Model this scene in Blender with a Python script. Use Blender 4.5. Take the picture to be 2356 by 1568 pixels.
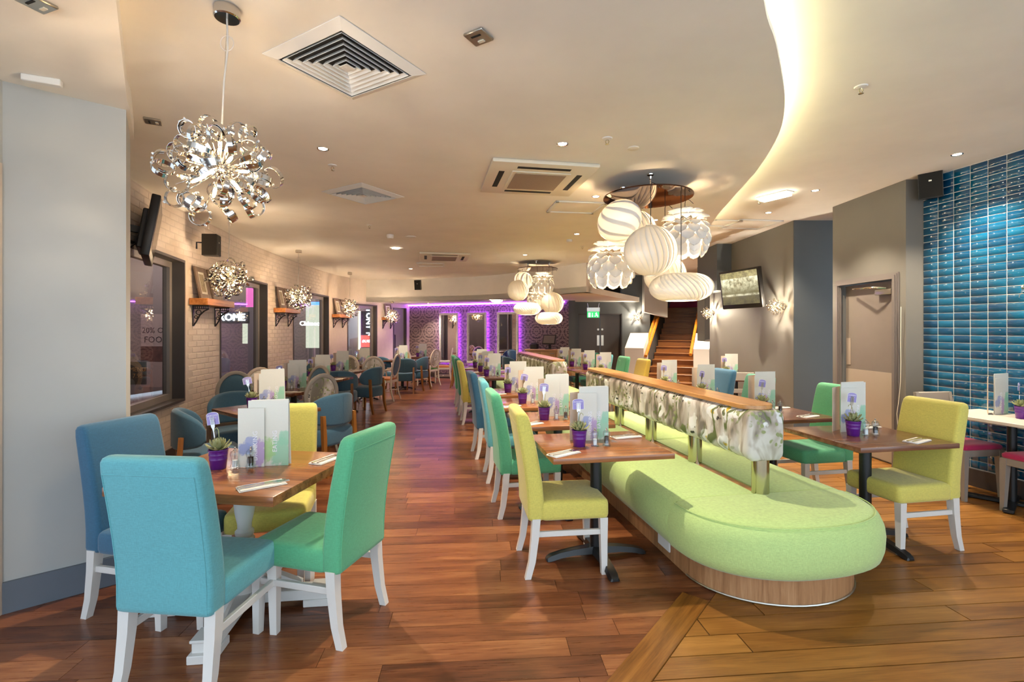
import bpy, bmesh, math, random
from mathutils import Vector, Matrix
for o in list(bpy.data.objects): bpy.data.objects.remove(o)
S = bpy.context.scene
COL = S.collection
PI = math.pi
R = math.radians
sin, cos = math.sin, math.cos

# ---------------------------------------------------------------- camera, world, exposure
EYE, FOC, CX, CY = 1.5, 1129.0, 1178.0, 759.0      # eye height (m), focal length and horizon in photo pixels
cam = bpy.data.cameras.new('camera'); cam_o = bpy.data.objects.new('camera', cam); COL.objects.link(cam_o)
cam_o.location = (0, 0, EYE); cam_o.rotation_euler = (R(90), 0, 0)
cam.sensor_width = 36; cam.lens = 36 * FOC / 2356; cam.shift_y = -(784 - CY) / 2356; cam.clip_start = 0.05
S.camera = cam_o
S.view_settings.view_transform = 'Standard'; S.view_settings.look = 'None'
S.view_settings.exposure = 1.8; S.view_settings.gamma = 1.0; S.view_settings.use_curve_mapping = False
w = bpy.data.worlds.new('daylight'); S.world = w; w.use_nodes = True
w.node_tree.nodes['Background'].inputs[0].default_value = (0.72, 0.86, 1.0, 1)
w.node_tree.nodes['Background'].inputs[1].default_value = 0.88
S.cycles.use_denoising = True
S.cycles.max_bounces = 6; S.cycles.diffuse_bounces = 3; S.cycles.glossy_bounces = 3
S.cycles.transmission_bounces = 4; S.cycles.transparent_max_bounces = 8; S.cycles.adaptive_threshold = 0.035
S.cycles.sample_clamp_indirect = 4.0; S.cycles.sample_clamp_direct = 12.0
S.cycles.caustics_reflective = False; S.cycles.caustics_refractive = False
# light powers (watts) kept together for tuning; the lamps themselves are built with their fixtures
W_CHAND, W_DOWN, W_PEND, W_SCONCE, W_LED = 66.0, 80.0, 9.0, 30.0, 9.0
WARM = (1.0, 0.79, 0.56); SOFT = (1.0, 0.88, 0.70); PURPLE = (0.42, 0.06, 1.0)

def G(px, py, z=0.0):
    """point at height z that the photo shows at (px, py)"""
    d = FOC * (EYE - z) / (py - CY)
    return Vector(((px - CX) / FOC * d, d, z))
def AT(px, py, d):
    """point at depth d that the photo shows at (px, py)"""
    return Vector(((px - CX) / FOC * d, d, EYE - (py - CY) * d / FOC))
def dirh(h): return Vector((sin(R(h)), cos(R(h)), 0))     # unit vector of a compass heading (0 = away from the eye)

# ---------------------------------------------------------------- naming / tagging
def tag(o, label=None, cat=None, group=None, kind=None):
    if label: o['label'] = label
    if cat: o['category'] = cat
    if group: o['group'] = group
    if kind: o['kind'] = kind
    return o
def thing(name, label, cat, loc=(0, 0, 0), h=0, group=None, kind=None):
    o = bpy.data.objects.new(name, None); COL.objects.link(o); o.empty_display_size = 0.1
    o.location = loc; o.rotation_euler = (0, 0, -R(h))
    return tag(o, label, cat, group, kind)
KIDS = {}
def link(name, me, parent=None, loc=(0, 0, 0), rot=(0, 0, 0), scale=(1, 1, 1)):
    o = bpy.data.objects.new(name, me); COL.objects.link(o)
    o.location = loc; o.rotation_euler = rot; o.scale = scale
    if parent is not None: o.parent = parent; KIDS.setdefault(parent.name, []).append(o)
    return o
def dup(root, loc, h=0, label=None, group=None, recol=None, scale=1.0):
    def cp(o, par):
        c = o.copy(); COL.objects.link(c)
        if par is not None: c.parent = par; KIDS.setdefault(par.name, []).append(c)
        if recol and c.type == 'MESH' and c.data.materials and c.data.materials[0] in recol:
            c.data = recolored(c.data, recol[c.data.materials[0]])
        for k in list(KIDS.get(o.name, [])): cp(k, c)
        return c
    r = cp(root, None); r.location = loc; r.rotation_euler = (0, 0, -R(h)); r.scale = (scale,) * 3
    if label: r['label'] = label
    if group: r['group'] = group
    return r
_RC = {}
def recolored(me, m):
    k = (me.name, m.name)
    if k not in _RC:
        n = me.copy(); n.materials[0] = m; _RC[k] = n
    return _RC[k]

# ---------------------------------------------------------------- mesh builder
def rr(hw, hd, r, n=3, ax='xy', c=(0, 0)):
    """rounded rectangle outline, counter-clockwise list of 2D points"""
    r = min(r, hw * .999, hd * .999); out = []
    for sx, sy, a0 in ((1, 1, 0), (-1, 1, 90), (-1, -1, 180), (1, -1, 270)):
        for k in range(n + 1):
            a = R(a0 + 90 * k / n)
            out.append((c[0] + sx * (hw - r) + r * cos(a), c[1] + sy * (hd - r) + r * sin(a)))
    return out
_BOX = {}
class MB:
    def __init__(s): s.v = []; s.f = []
    def add(s, v, f, M=None):
        o = len(s.v)
        s.v += [tuple(M @ Vector(p)) if M else tuple(p) for p in v]
        s.f += [tuple(i + o for i in q) for q in f]; return s
    def box(s, x0, x1, y0, y1, z0, z1, r=0.0, seg=2, M=None):
        if r <= 0:
            v = [(x0, y0, z0), (x1, y0, z0), (x1, y1, z0), (x0, y1, z0), (x0, y0, z1), (x1, y0, z1), (x1, y1, z1), (x0, y1, z1)]
            f = [(3, 2, 1, 0), (4, 5, 6, 7), (0, 1, 5, 4), (1, 2, 6, 5), (2, 3, 7, 6), (3, 0, 4, 7)]
            return s.add(v, f, M)
        bm = bmesh.new(); bmesh.ops.create_cube(bm, size=1.0)
        for p in bm.verts: p.co = Vector(((p.co.x + .5) * (x1 - x0) + x0, (p.co.y + .5) * (y1 - y0) + y0, (p.co.z + .5) * (z1 - z0) + z0))
        bmesh.ops.bevel(bm, geom=bm.edges[:], offset=r, segments=seg, profile=0.5, affect='EDGES')
        bm.verts.index_update()
        v = [p.co.copy() for p in bm.verts]; f = [tuple(q.index for q in fc.verts) for fc in bm.faces]; bm.free()
        return s.add(v, f, M)
    def loft(s, rings, caps=True, loop=False, M=None):
        n = len(rings[0]); v = [p for r in rings for p in r]; f = []
        m = len(rings)
        for i in range(m if loop else m - 1):
            a, b = i * n, ((i + 1) % m) * n
            for j in range(n):
                k = (j + 1) % n; f.append((a + j, a + k, b + k, b + j))
        if caps and not loop:
            f.append(tuple(range(n - 1, -1, -1))); f.append(tuple(range((m - 1) * n, m * n)))
        return s.add(v, f, M)
    def lathe(s, prof, n=20, M=None, c=(0, 0)):
        rings = [[(c[0] + r * cos(2 * PI * k / n), c[1] + r * sin(2 * PI * k / n), z) for k in range(n)] for r, z in prof]
        return s.loft(rings, True, False, M)
    def tube(s, pts, r, n=8, caps=True, M=None, closed=False, sq=1.0):
        pts = [Vector(p) for p in pts]; m = len(pts); rings = []; prev = None
        for i, p in enumerate(pts):
            if closed: t = pts[(i + 1) % m] - pts[i - 1]
            else: t = pts[min(i + 1, m - 1)] - pts[max(i - 1, 0)]
            t.normalize()
            if prev is None:
                a = Vector((0, 0, 1)) if abs(t.z) < .9 else Vector((1, 0, 0)); u = t.cross(a).normalized()
            else:
                u = (prev - t * prev.dot(t)); u = u.normalized() if u.length > 1e-6 else prev
            prev = u; b = t.cross(u); rad = r[i] if isinstance(r, (list, tuple)) else r
            rings.append([p + u * cos(2 * PI * k / n) * rad + b * sin(2 * PI * k / n) * rad * sq for k in range(n)])
        return s.loft(rings, caps, closed, M)
    def prism(s, poly, z0, z1, M=None):
        n = len(poly)
        return s.loft([[(x, y, z0) for x, y in poly], [(x, y, z1) for x, y in poly]], True, False, M)
    def ball(s, c, r, n=10, m=6, sz=1.0):
        rings = [[(c[0] + r * sin(PI * i / m) * cos(2 * PI * k / n), c[1] + r * sin(PI * i / m) * sin(2 * PI * k / n), c[2] - r * sz * cos(PI * i / m)) for k in range(n)] for i in range(1, m)]
        return s.loft(rings)
    def mesh(s, name, m=None, smooth=True, ang=38, fix=True):
        me = bpy.data.meshes.new(name); me.from_pydata([tuple(p) for p in s.v], [], s.f)
        if fix:
            bm = bmesh.new(); bm.from_mesh(me); bmesh.ops.recalc_face_normals(bm, faces=bm.faces[:]); bm.to_mesh(me); bm.free()
        if m is not None: me.materials.append(m)
        if smooth:
            me.shade_smooth(); me.set_sharp_from_angle(angle=R(ang))
        me.update(); return me
    def build(s, name, m, parent=None, loc=(0, 0, 0), rot=(0, 0, 0), **k):
        return link(name, s.mesh(name, m, **k), parent, loc, rot)
def TR(x=0, y=0, z=0, rz=0, rx=0, ry=0, sc=1.0):
    return Matrix.Translation((x, y, z)) @ Matrix.Rotation(rz, 4, 'Z') @ Matrix.Rotation(ry, 4, 'Y') @ Matrix.Rotation(rx, 4, 'X') @ Matrix.Diagonal((sc, sc, sc, 1))
_TXT = {}
def text_mesh(body, size, m, depth=0.0006):
    k = (body, size, m.name)
    if k not in _TXT:
        c = bpy.data.curves.new('lettering', 'FONT'); c.body = body; c.size = size; c.align_x = 'CENTER'; c.align_y = 'CENTER'
        c.extrude = depth; c.resolution_u = 2
        o = bpy.data.objects.new('lettering', c); COL.objects.link(o)
        bpy.context.view_layer.update()
        me = bpy.data.meshes.new_from_object(o.evaluated_get(bpy.context.evaluated_depsgraph_get()))
        me.name = 'lettering'; me.materials.clear(); me.materials.append(m)
        bpy.data.objects.remove(o); _TXT[k] = me
    return _TXT[k]

# ---------------------------------------------------------------- materials
def lin(c):
    f = lambda x: x / 12.92 if x <= .04045 else ((x + .055) / 1.055) ** 2.4
    return tuple(f(v / 255.0) for v in c) + (1.0,)
class NT:
    def __init__(s, name):
        s.m = bpy.data.materials.new(name); s.m.use_nodes = True; s.t = s.m.node_tree
        s.b = s.t.nodes['Principled BSDF']; s.out = s.t.nodes['Material Output']; s._tc = None
    def n(s, typ, **k):
        nd = s.t.nodes.new(typ)
        for a, b in k.items(): setattr(nd, a, b)
        return nd
    def l(s, a, b): s.t.links.new(a, b); return b
    def set(s, nd, key, val):
        if hasattr(val, 'is_linked') or isinstance(val, bpy.types.NodeSocket): s.l(val, nd.inputs[key])
        else: nd.inputs[key].default_value = val
    def co(s, kind='Object'):
        if s._tc is None: s._tc = s.n('ShaderNodeTexCoord')
        return s._tc.outputs[kind]
    def map(s, vec, sc=(1, 1, 1), rot=(0, 0, 0), loc=(0, 0, 0)):
        nd = s.n('ShaderNodeMapping'); s.l(vec, nd.inputs[0])
        nd.inputs['Scale'].default_value = sc; nd.inputs['Rotation'].default_value = rot; nd.inputs['Location'].default_value = loc
        return nd.outputs[0]
    def noise(s, vec, sc, det=3, rough=.5, dist=0.0):
        nd = s.n('ShaderNodeTexNoise'); s.l(vec, nd.inputs['Vector'])
        nd.inputs['Scale'].default_value = sc; nd.inputs['Detail'].default_value = det
        nd.inputs['Roughness'].default_value = rough; nd.inputs['Distortion'].default_value = dist
        return nd.outputs[0]
    def ramp(s, fac, stops, interp='LINEAR'):
        nd = s.n('ShaderNodeValToRGB'); s.l(fac, nd.inputs[0]); cr = nd.color_ramp; cr.interpolation = interp
        while len(cr.elements) < len(stops): cr.elements.new(.5)
        for e, (p, c) in zip(cr.elements, stops): e.position = p; e.color = c if len(c) == 4 else lin(c)
        return nd.outputs[0]
    def math(s, op, a, b=0.0, c=None):
        nd = s.n('ShaderNodeMath', operation=op)
        for i, x in enumerate((a, b) if c is None else (a, b, c)): s.set(nd, i, x)
        return nd.outputs[0]
    def vmath(s, op, a, b):
        nd = s.n('ShaderNodeVectorMath', operation=op); s.set(nd, 0, a); s.set(nd, 1, b); return nd.outputs[0]
    def mix(s, fac, a, b, typ='MIX'):
        nd = s.n('ShaderNodeMix', data_type='RGBA', blend_type=typ); s.set(nd, 0, fac)
        s.set(nd, 6, a if not isinstance(a, tuple) or len(a) == 4 else lin(a)); s.set(nd, 7, b if not isinstance(b, tuple) or len(b) == 4 else lin(b)); return nd.outputs[2]
    def sep(s, vec):
        nd = s.n('ShaderNodeSeparateXYZ'); s.l(vec, nd.inputs[0]); return nd.outputs
    def comb(s, x, y, z):
        nd = s.n('ShaderNodeCombineXYZ'); s.set(nd, 0, x); s.set(nd, 1, y); s.set(nd, 2, z); return nd.outputs[0]
    def bump(s, h, st=.2, dist=.01):
        nd = s.n('ShaderNodeBump'); s.l(h, nd.inputs['Height']); nd.inputs['Strength'].default_value = st; nd.inputs['Distance'].default_value = dist
        s.l(nd.outputs[0], s.b.inputs['Normal'])
    def fin(s, col=None, rough=.5, metal=0.0, **k):
        if col is not None: s.set(s.b, 'Base Color', lin(col) if isinstance(col, tuple) and len(col) == 3 else col)
        s.set(s.b, 'Roughness', rough); s.set(s.b, 'Metallic', metal)
        for a, v in k.items(): s.set(s.b, a.replace('_', ' '), v)
        return s.m
def plain(name, col, rough=.5, metal=0.0, **k): return NT(name).fin(col, rough, metal, **k)
def paint(name, col, rough=.6, var=.04, sc=3.0, bump=0.0):
    t = NT(name); nz = t.noise(t.co(), sc, 4, .6)
    c = lin(col); d = tuple(x * (1 - var) for x in c[:3]) + (1,); u = tuple(min(1, x * (1 + var)) for x in c[:3]) + (1,)
    t.fin(t.ramp(nz, [(.3, d), (.7, u)]), rough)
    if bump: t.bump(t.noise(t.co(), 60, 3), bump, .004)
    return t.m
def fabric(name, col, rough=.85):
    t = NT(name); v = t.co()
    a = t.noise(t.map(v, (1, 1, .12)), 420, 2); b = t.noise(t.map(v, (.12, .12, 1)), 420, 2); big = t.noise(v, 6, 3)
    wv = t.math('ADD', t.math('MULTIPLY', a, .5), t.math('MULTIPLY', b, .5))
    c = lin(col); lo = tuple(x * .84 for x in c[:3]) + (1,); hi = tuple(min(1, x * 1.14) for x in c[:3]) + (1,)
    cc = t.mix(t.math('MULTIPLY', big, .05), t.ramp(wv, [(.33, lo), (.67, hi)]), lo)
    t.fin(cc, rough, 0, Sheen_Weight=.25); t.bump(wv, .12, .0015); return t.m
def wood(name, dark, mid, light, rough=.35, axis='x', sc=1.0, coat=0.0):
    t = NT(name); v = t.co()
    s3 = {'x': (1.2, 22, 22), 'y': (22, 1.2, 22), 'z': (22, 22, 1.2)}[axis]
    s3 = tuple(x * sc for x in s3)
    g = t.noise(t.map(v, s3), 1.0, 6, .62, .4); f = t.noise(t.map(v, tuple(x * 6 for x in s3)), 1.0, 3, .6)
    h = t.math('ADD', t.math('MULTIPLY', g, .75), t.math('MULTIPLY', f, .25))
    t.fin(t.ramp(h, [(.3, dark), (.5, mid), (.72, light)]), rough, 0, Coat_Weight=coat, Coat_Roughness=.15)
    t.bump(h, .06, .003); return t.m
def planks_mat(name, ang, stops, rough, bump=.05, contrast=.5):
    t = NT(name); at = t.n('ShaderNodeAttribute', attribute_name='rnd').outputs['Fac']
    v = t.map(t.co(), (1, 1, 1), (0, 0, ang))
    off = t.comb(t.math('MULTIPLY', at, 37.0), t.math('MULTIPLY', at, 91.0), 0.0)
    v = t.vmath('ADD', v, off)
    g = t.noise(t.map(v, (1.4, 14, 1)), 1.0, 6, .65, .8); f = t.noise(t.map(v, (5, 130, 1)), 1.0, 4, .6)
    kn = t.noise(t.map(v, (2.2, 5, 1)), 1.0, 3, .5, 1.2)
    h = t.math('ADD', t.math('MULTIPLY', g, .5), t.math('MULTIPLY', f, .3)); h = t.math('ADD', h, t.math('MULTIPLY', kn, .2))
    h = t.math('ADD', h, t.math('MULTIPLY', t.math('SUBTRACT', at, .5), contrast * .34))
    rg = t.math('ADD', rough, t.math('MULTIPLY', f, .15))
    t.fin(t.ramp(h, stops), rg, 0); t.bump(h, bump, .004); return t.m
def emit(name, col, st):
    t = NT(name); t.fin((0, 0, 0), .5); t.set(t.b, 'Emission Color', lin(col)); t.set(t.b, 'Emission Strength', st); return t.m
def thin_glass(name, tint=(235, 240, 238), amt=.09, rough=.0):
    t = NT(name); tr = t.n('ShaderNodeBsdfTransparent'); tr.inputs[0].default_value = lin(tint)
    gl = t.n('ShaderNodeBsdfGlossy'); gl.inputs['Roughness'].default_value = rough
    lw = t.n('ShaderNodeLayerWeight'); lw.inputs['Blend'].default_value = .5
    fr = t.math('ADD', t.math('MULTIPLY', t.math('POWER', lw.outputs['Facing'], 4.0), .85), amt)
    mx = t.n('ShaderNodeMixShader'); t.l(fr, mx.inputs[0]); t.l(tr.outputs[0], mx.inputs[1]); t.l(gl.outputs[0], mx.inputs[2])
    t.l(mx.outputs[0], t.out.inputs[0]); return t.m
def shade_mat(name, col=(250, 240, 222), tr=.5):
    t = NT(name); d = t.n('ShaderNodeBsdfDiffuse'); d.inputs[0].default_value = lin(col)
    a = t.n('ShaderNodeBsdfTranslucent'); a.inputs[0].default_value = lin(col)
    g = t.n('ShaderNodeBsdfGlossy'); g.inputs['Roughness'].default_value = .25
    mx = t.n('ShaderNodeMixShader'); mx.inputs[0].default_value = tr; t.l(d.outputs[0], mx.inputs[1]); t.l(a.outputs[0], mx.inputs[2])
    m2 = t.n('ShaderNodeMixShader'); m2.inputs[0].default_value = .05; t.l(mx.outputs[0], m2.inputs[1]); t.l(g.outputs[0], m2.inputs[2])
    t.l(m2.outputs[0], t.out.inputs[0]); return t.m
M = {}
M['ceil'] = paint('ceiling_paint', (240, 235, 226), .75, .05, 1.2, .05)
M['white_wall'] = paint('white_wall_paint', (178, 180, 177), .65, .03, 1.5)
M['grey_wall'] = paint('grey_wall_paint', (112, 108, 101), .55, .04, 2)
M['dark_wall'] = paint('dark_and_shaded_wall_grey', (82, 85, 86), .55, .04, 2)  # dark grey walls; on the door recess it paints the shade into the grey
M['brick'] = paint('painted_brick', (226, 211, 197), .7, .06, 9, .25)
M['mortar'] = paint('painted_mortar', (214, 199, 186), .8, .04, 9, .2)
M['skirt'] = paint('slate_skirting', (98, 107, 117), .45, .05, 4)
M['skirt_dark'] = paint('dark_skirting', (62, 54, 52), .45, .05, 4)
M['white_wood'] = paint('white_painted_wood', (216, 213, 208), .4, .02, 5)
M['cream_wood'] = paint('cream_painted_wood', (205, 190, 174), .45, .04, 5)
M['grey_wood'] = paint('grey_painted_wood', (150, 141, 131), .5, .03, 5)
M['cream_plastic'] = plain('cream_plastic', (228, 218, 196), .4)
M['white_plastic'] = plain('white_plastic', (232, 230, 225), .4)
M['black'] = plain('black_metal', (20, 21, 23), .38)
M['black_plastic'] = plain('black_plastic', (24, 22, 21), .45)
M['void'] = plain('dark_void', (14, 13, 12), .8)
M['chrome'] = plain('chrome', (215, 212, 208), .08, 1.0)
M['steel'] = plain('brushed_steel', (190, 188, 180), .28, 1.0)
M['brass'] = plain('tube_steel', (196, 190, 160), .16, 1.0)
M['mirror'] = plain('mirror_glass', (235, 232, 235), .02, 1.0)
M['silver'] = paint('silver_frame', (205, 200, 198), .3, .2, 30, .4)
M['crystal'] = plain('crystal', (250, 245, 235), .05, 0, Specular_IOR_Level=1.0, Coat_Weight=1.0)
M['alu'] = plain('grey_aluminium', (150, 143, 138), .4, .3)
M['frame_dark'] = plain('dark_frame', (70, 66, 66), .5)
M['glass'] = thin_glass('window_glass', (226, 226, 228), .04)
M['clear'] = thin_glass('clear_acrylic', (240, 244, 244), .12)
M['oak_leg'] = wood('oak_leg', (92, 52, 16), (142, 88, 34), (172, 112, 50), .4, 'z')
M['table'] = wood('table_wood', (92, 50, 26), (146, 90, 50), (178, 120, 72), .22, 'x', 1.0, .3)
M['table_dark'] = wood('dark_table_wood', (72, 40, 26), (112, 70, 48), (140, 94, 66), .24, 'x', 1.0, .3)
M['rail_oak'] = wood('rail_oak', (150, 98, 48), (190, 134, 76), (214, 162, 104), .3, 'y', 1.0, .3)
M['plinth'] = wood('plinth_veneer', (130, 88, 54), (168, 122, 82), (192, 148, 106), .45, 'z', 1.4)
M['stair'] = wood('stair_wood', (84, 46, 20), (136, 84, 40), (168, 110, 56), .4, 'x')
M['handrail'] = wood('handrail_wood', (150, 82, 20), (200, 122, 34), (222, 148, 56), .3, 'y')
M['shelf'] = wood('shelf_wood', (120, 66, 28), (176, 112, 58), (206, 146, 88), .5, 'x')
M['counter'] = wood('counter_wood', (150, 112, 74), (190, 150, 106), (206, 170, 126), .5, 'x')
M['border'] = wood('border_board', (78, 44, 14), (132, 84, 32), (164, 112, 50), .3, 'y', 1.2)
M['floor_base'] = plain('floor_joint', (46, 28, 14), .7)
M['planks_l'] = planks_mat('merbau_planks', R(-4), [(.24, (50, 27, 15)), (.42, (98, 54, 30)), (.56, (130, 78, 46)), (.76, (172, 118, 74))], .22, .05, .62)
M['planks_r'] = planks_mat('oak_boards', R(-5), [(.30, (80, 46, 14)), (.45, (128, 82, 32)), (.58, (152, 102, 44)), (.72, (178, 126, 62))], .26, .07, .45)
M['teal'] = fabric('teal_fabric', (92, 164, 172)); M['green'] = fabric('green_fabric', (88, 172, 126))
M['yellow'] = fabric('yellow_fabric', (208, 196, 96)); M['blue'] = fabric('blue_fabric', (46, 96, 126))
M['lime'] = fabric('lime_fabric', (180, 206, 130)); M['petrol'] = fabric('petrol_fabric', (54, 90, 112))
M['deepgreen'] = fabric('deep_green_fabric', (58, 132, 106)); M['mustard'] = fabric('mustard_fabric', (194, 166, 66))
M['magenta'] = fabric('magenta_fabric', (176, 26, 84)); M['leafgreen'] = fabric('leaf_green_fabric', (86, 138, 62)); M['orange'] = fabric('orange_fabric', (176, 98, 38))
M['shade'] = shade_mat('lamp_shade', (244, 240, 232), .30); M['petal'] = shade_mat('petal_shade', (246, 243, 238), .10); M['bulb'] = emit('bulb', (255, 208, 140), 60.0); M['lamp'] = emit('downlight_lamp', (255, 240, 214), 14.0)
M['pot'] = plain('purple_pot', (92, 30, 128), .3); M['paper'] = paint('paper', (226, 224, 216), .7, .03, 40)
M['paper_tan'] = paint('tan_card', (206, 184, 164), .7, .03, 40)
M['lilac'] = plain('lilac_card', (156, 146, 208), .6); M['print_white'] = plain('white_print', (240, 238, 244), .6)
M['napkin'] = plain('napkin', (236, 232, 226), .8); M['salt'] = plain('salt', (240, 240, 240), .8); M['pepper'] = plain('pepper', (38, 34, 30), .8)
M['crimson'] = paint('crimson_wall', (150, 20, 62), .6, .04, 3)
t = NT('succulent'); nz = t.noise(t.co(), 30, 2); zz = t.sep(t.co('Generated'))[2]
M['succulent'] = t.fin(t.mix(t.math('MULTIPLY', nz, .9), (134, 150, 98), (168, 160, 122)), .45)
t = NT('teal_tile'); nz = t.noise(t.co(), 5, 3); oi = t.n('ShaderNodeObjectInfo').outputs['Random']
M['tile'] = t.fin(t.ramp(t.math('ADD', t.math('MULTIPLY', nz, .6), t.math('MULTIPLY', oi, .4)), [(.3, (2, 60, 96)), (.7, (8, 88, 124))]), .07, 0, Coat_Weight=.6, Coat_Roughness=.03)
t.bump(t.noise(t.co(), 9, 2), .10, .01)
M['grout'] = plain('grout', (226, 224, 216), .8)
# splashes of watercolour printed on the menus (object space: x across, z up)
def menu_mat(name, cols):
    t = NT(name); v = t.co(); x, y, z = t.sep(v); nz = t.noise(t.map(v, (1, 1, 1)), 26, 4, .65)
    c = (222, 221, 213)
    base = t.mix(t.math('MULTIPLY', t.noise(v, 300, 2), .25), c, (196, 194, 186))
    for (cx, cz, rx, rz, cc) in cols:
        dx = t.math('DIVIDE', t.math('SUBTRACT', x, cx), rx); dz = t.math('DIVIDE', t.math('SUBTRACT', z, cz), rz)
        d = t.math('ADD', t.math('MULTIPLY', dx, dx), t.math('MULTIPLY', dz, dz))
        d = t.math('ADD', d, t.math('MULTIPLY', t.math('SUBTRACT', nz, .5), 2.6))
        k = t.ramp(d, [(.55, (255, 255, 255)), (1.0, (0, 0, 0))])
        base = t.mix(t.math('MULTIPLY', k, .8), base, cc)
    return t.fin(base, .65)
M['menu_eat'] = menu_mat('eating_menu', [(.07, .07, .075, .10, (140, 200, 168)), (-.005, .09, .045, .075, (166, 204, 130)), (.09, .15, .04, .05, (150, 204, 176))])
M['menu_drink'] = menu_mat('drinking_menu', [(.045, .07, .03, .095, (172, 140, 196)), (-.03, .10, .045, .04, (126, 140, 196)), (0, .14, .035, .03, (150, 160, 206))])
# botanical print on the bench back
def floral(name, base=((120, 112, 100), (168, 156, 142), (206, 200, 192)), sc=1.0):
    t = NT(name); v = t.map(t.co(), (sc, sc, sc)); wv = t.noise(v, 7, 4, .6, 1.0)
    c = t.ramp(t.noise(t.map(v, (1, 1.3, .45)), 6, 3, .55, .6), [(.40, base[0]), (.47, base[1]), (.55, base[2])])
    nd0 = t.n('ShaderNodeTexNoise'); t.l(v, nd0.inputs['Vector']); nd0.inputs['Scale'].default_value = 9
    dv = t.vmath('ADD', v, t.map(nd0.outputs['Color'], (.07, .07, .07)))
    def vor(s, feat='F1', vv=dv):
        nd = t.n('ShaderNodeTexVoronoi', feature=feat); t.l(vv, nd.inputs['Vector']); nd.inputs['Scale'].default_value = s; return nd
    pet = vor(5.2); blot = t.math('ADD', pet.outputs['Distance'], t.math('MULTIPLY', t.noise(v, 22, 3), .28))
    c = t.mix(t.ramp(blot, [(.46, (255, 255, 255)), (.50, (0, 0, 0))]), c, (228, 226, 222))
    c = t.mix(t.ramp(t.math('ADD', pet.outputs['Distance'], t.math('MULTIPLY', t.noise(v, 60, 2), .1)), [(.14, (255, 255, 255)), (.17, (0, 0, 0))]), c, (206, 176, 48))
    stem = t.n('ShaderNodeTexWave', wave_type='BANDS', bands_direction='DIAGONAL'); t.l(t.map(v, (1, 1, .35)), stem.inputs[0]); stem.inputs['Scale'].default_value = 5; stem.inputs['Distortion'].default_value = 9; stem.inputs['Detail'].default_value = 3
    msk = t.ramp(t.noise(v, 3.6, 2), [(.52, (0, 0, 0)), (.57, (255, 255, 255))])
    c = t.mix(t.math('MULTIPLY', t.ramp(stem.outputs[1], [(.90, (0, 0, 0)), (.95, (255, 255, 255))]), msk), c, (104, 112, 66))
    leaf = vor(26); m2 = t.ramp(t.noise(t.map(v, loc=(7, 3, 1)), 4.2, 2), [(.52, (0, 0, 0)), (.56, (255, 255, 255))])
    c = t.mix(t.math('MULTIPLY', t.ramp(leaf.outputs['Distance'], [(.34, (255, 255, 255)), (.42, (0, 0, 0))]), m2), c, (146, 152, 104))
    m3 = t.ramp(t.noise(t.map(v, loc=(2, 9, 4)), 4.6, 2), [(.56, (0, 0, 0)), (.59, (255, 255, 255))])
    c = t.mix(t.math('MULTIPLY', t.ramp(leaf.outputs['Distance'], [(.26, (255, 255, 255)), (.33, (0, 0, 0))]), m3), c, (48, 46, 42))
    t.fin(c, .7); t.bump(wv, .15, .006); return t.m
M['floral'] = floral('botanical_fabric')
M['floral_pale'] = floral('pale_botanical_fabric', ((196, 184, 168), (216, 206, 192), (226, 218, 206)), 1.3)
M['floral_gold'] = floral('golden_botanical_fabric', ((120, 92, 60), (176, 140, 84), (206, 178, 120)), 1.5)
# damask wallpaper (x along the wall, z up)
t = NT('damask_wallpaper'); x, y, z = t.sep(t.co())
mx = t.math('ABSOLUTE', t.math('SUBTRACT', t.math('MODULO', t.math('ADD', x, 40.0), .52), .26))
mz = t.math('MODULO', t.math('ADD', z, 10.0), .62)
a = t.math('SINE', t.math('ADD', t.math('MULTIPLY', mx, 62.0), t.math('MULTIPLY', t.math('SINE', t.math('MULTIPLY', mz, 20.3)), 2.6)))
b = t.math('SINE', t.math('ADD', t.math('MULTIPLY', mz, 81.0), t.math('MULTIPLY', t.math('COSINE', t.math('MULTIPLY', mx, 24.0)), 3.5)))
r2 = t.math('SINE', t.math('MULTIPLY', t.math('SQRT', t.math('ADD', t.math('MULTIPLY', mx, mx), t.math('POWER', t.math('SUBTRACT', mz, .31), 2.0))), 70.0))
pat = t.math('ADD', t.math('MULTIPLY', a, b), t.math('MULTIPLY', r2, .7))
M['damask'] = t.fin(t.ramp(pat, [(.28, (132, 112, 108)), (.42, (66, 52, 56))]), .6)
# ================================================================ SETTING
ZC, ZR, ZL, ZS = 2.95, 3.10, 2.82, 2.32          # main ceiling, raised ceiling, near left soffit, far soffit
def struct(name, mb, m, label, parent=None, **k):
    o = mb.build(name, m, parent, **k)
    if parent is None: tag(o, label, None, None, 'structure')
    return o
# ---- left window wall: gently curved, parameter = depth
WLP = [(-3.05, 3.0), (-3.42, 4.0), (-3.65, 4.68), (-3.94, 5.66), (-4.16, 6.95), (-4.41, 8.3), (-4.55, 9.9), (-4.62, 11.2), (-4.65, 12.5), (-4.50, 13.5), (-3.98, 14.7), (-3.33, 15.8), (-2.5, 17.0)]
def wl(d):
    P = WLP
    for i in range(len(P) - 1):
        if d <= P[i + 1][1] or i == len(P) - 2:
            x0, y0 = P[i]; x1, y1 = P[i + 1]; h = y1 - y0
            m0 = (x1 - P[i - 1][0]) / (y1 - P[i - 1][1]) if i > 0 else (x1 - x0) / h
            m1 = (P[i + 2][0] - x0) / (P[i + 2][1] - y0) if i < len(P) - 2 else (x1 - x0) / h
            u = (d - y0) / h
            return Vector(((2*u**3 - 3*u**2 + 1) * x0 + (u**3 - 2*u**2 + u) * h * m0 + (-2*u**3 + 3*u**2) * x1 + (u**3 - u**2) * h * m1, d, 0))
def wln(d):                                          # unit normal pointing into the room
    t = (wl(d + .03) - wl(d - .03)).normalized(); return Vector((t.y, -t.x, 0))
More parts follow.
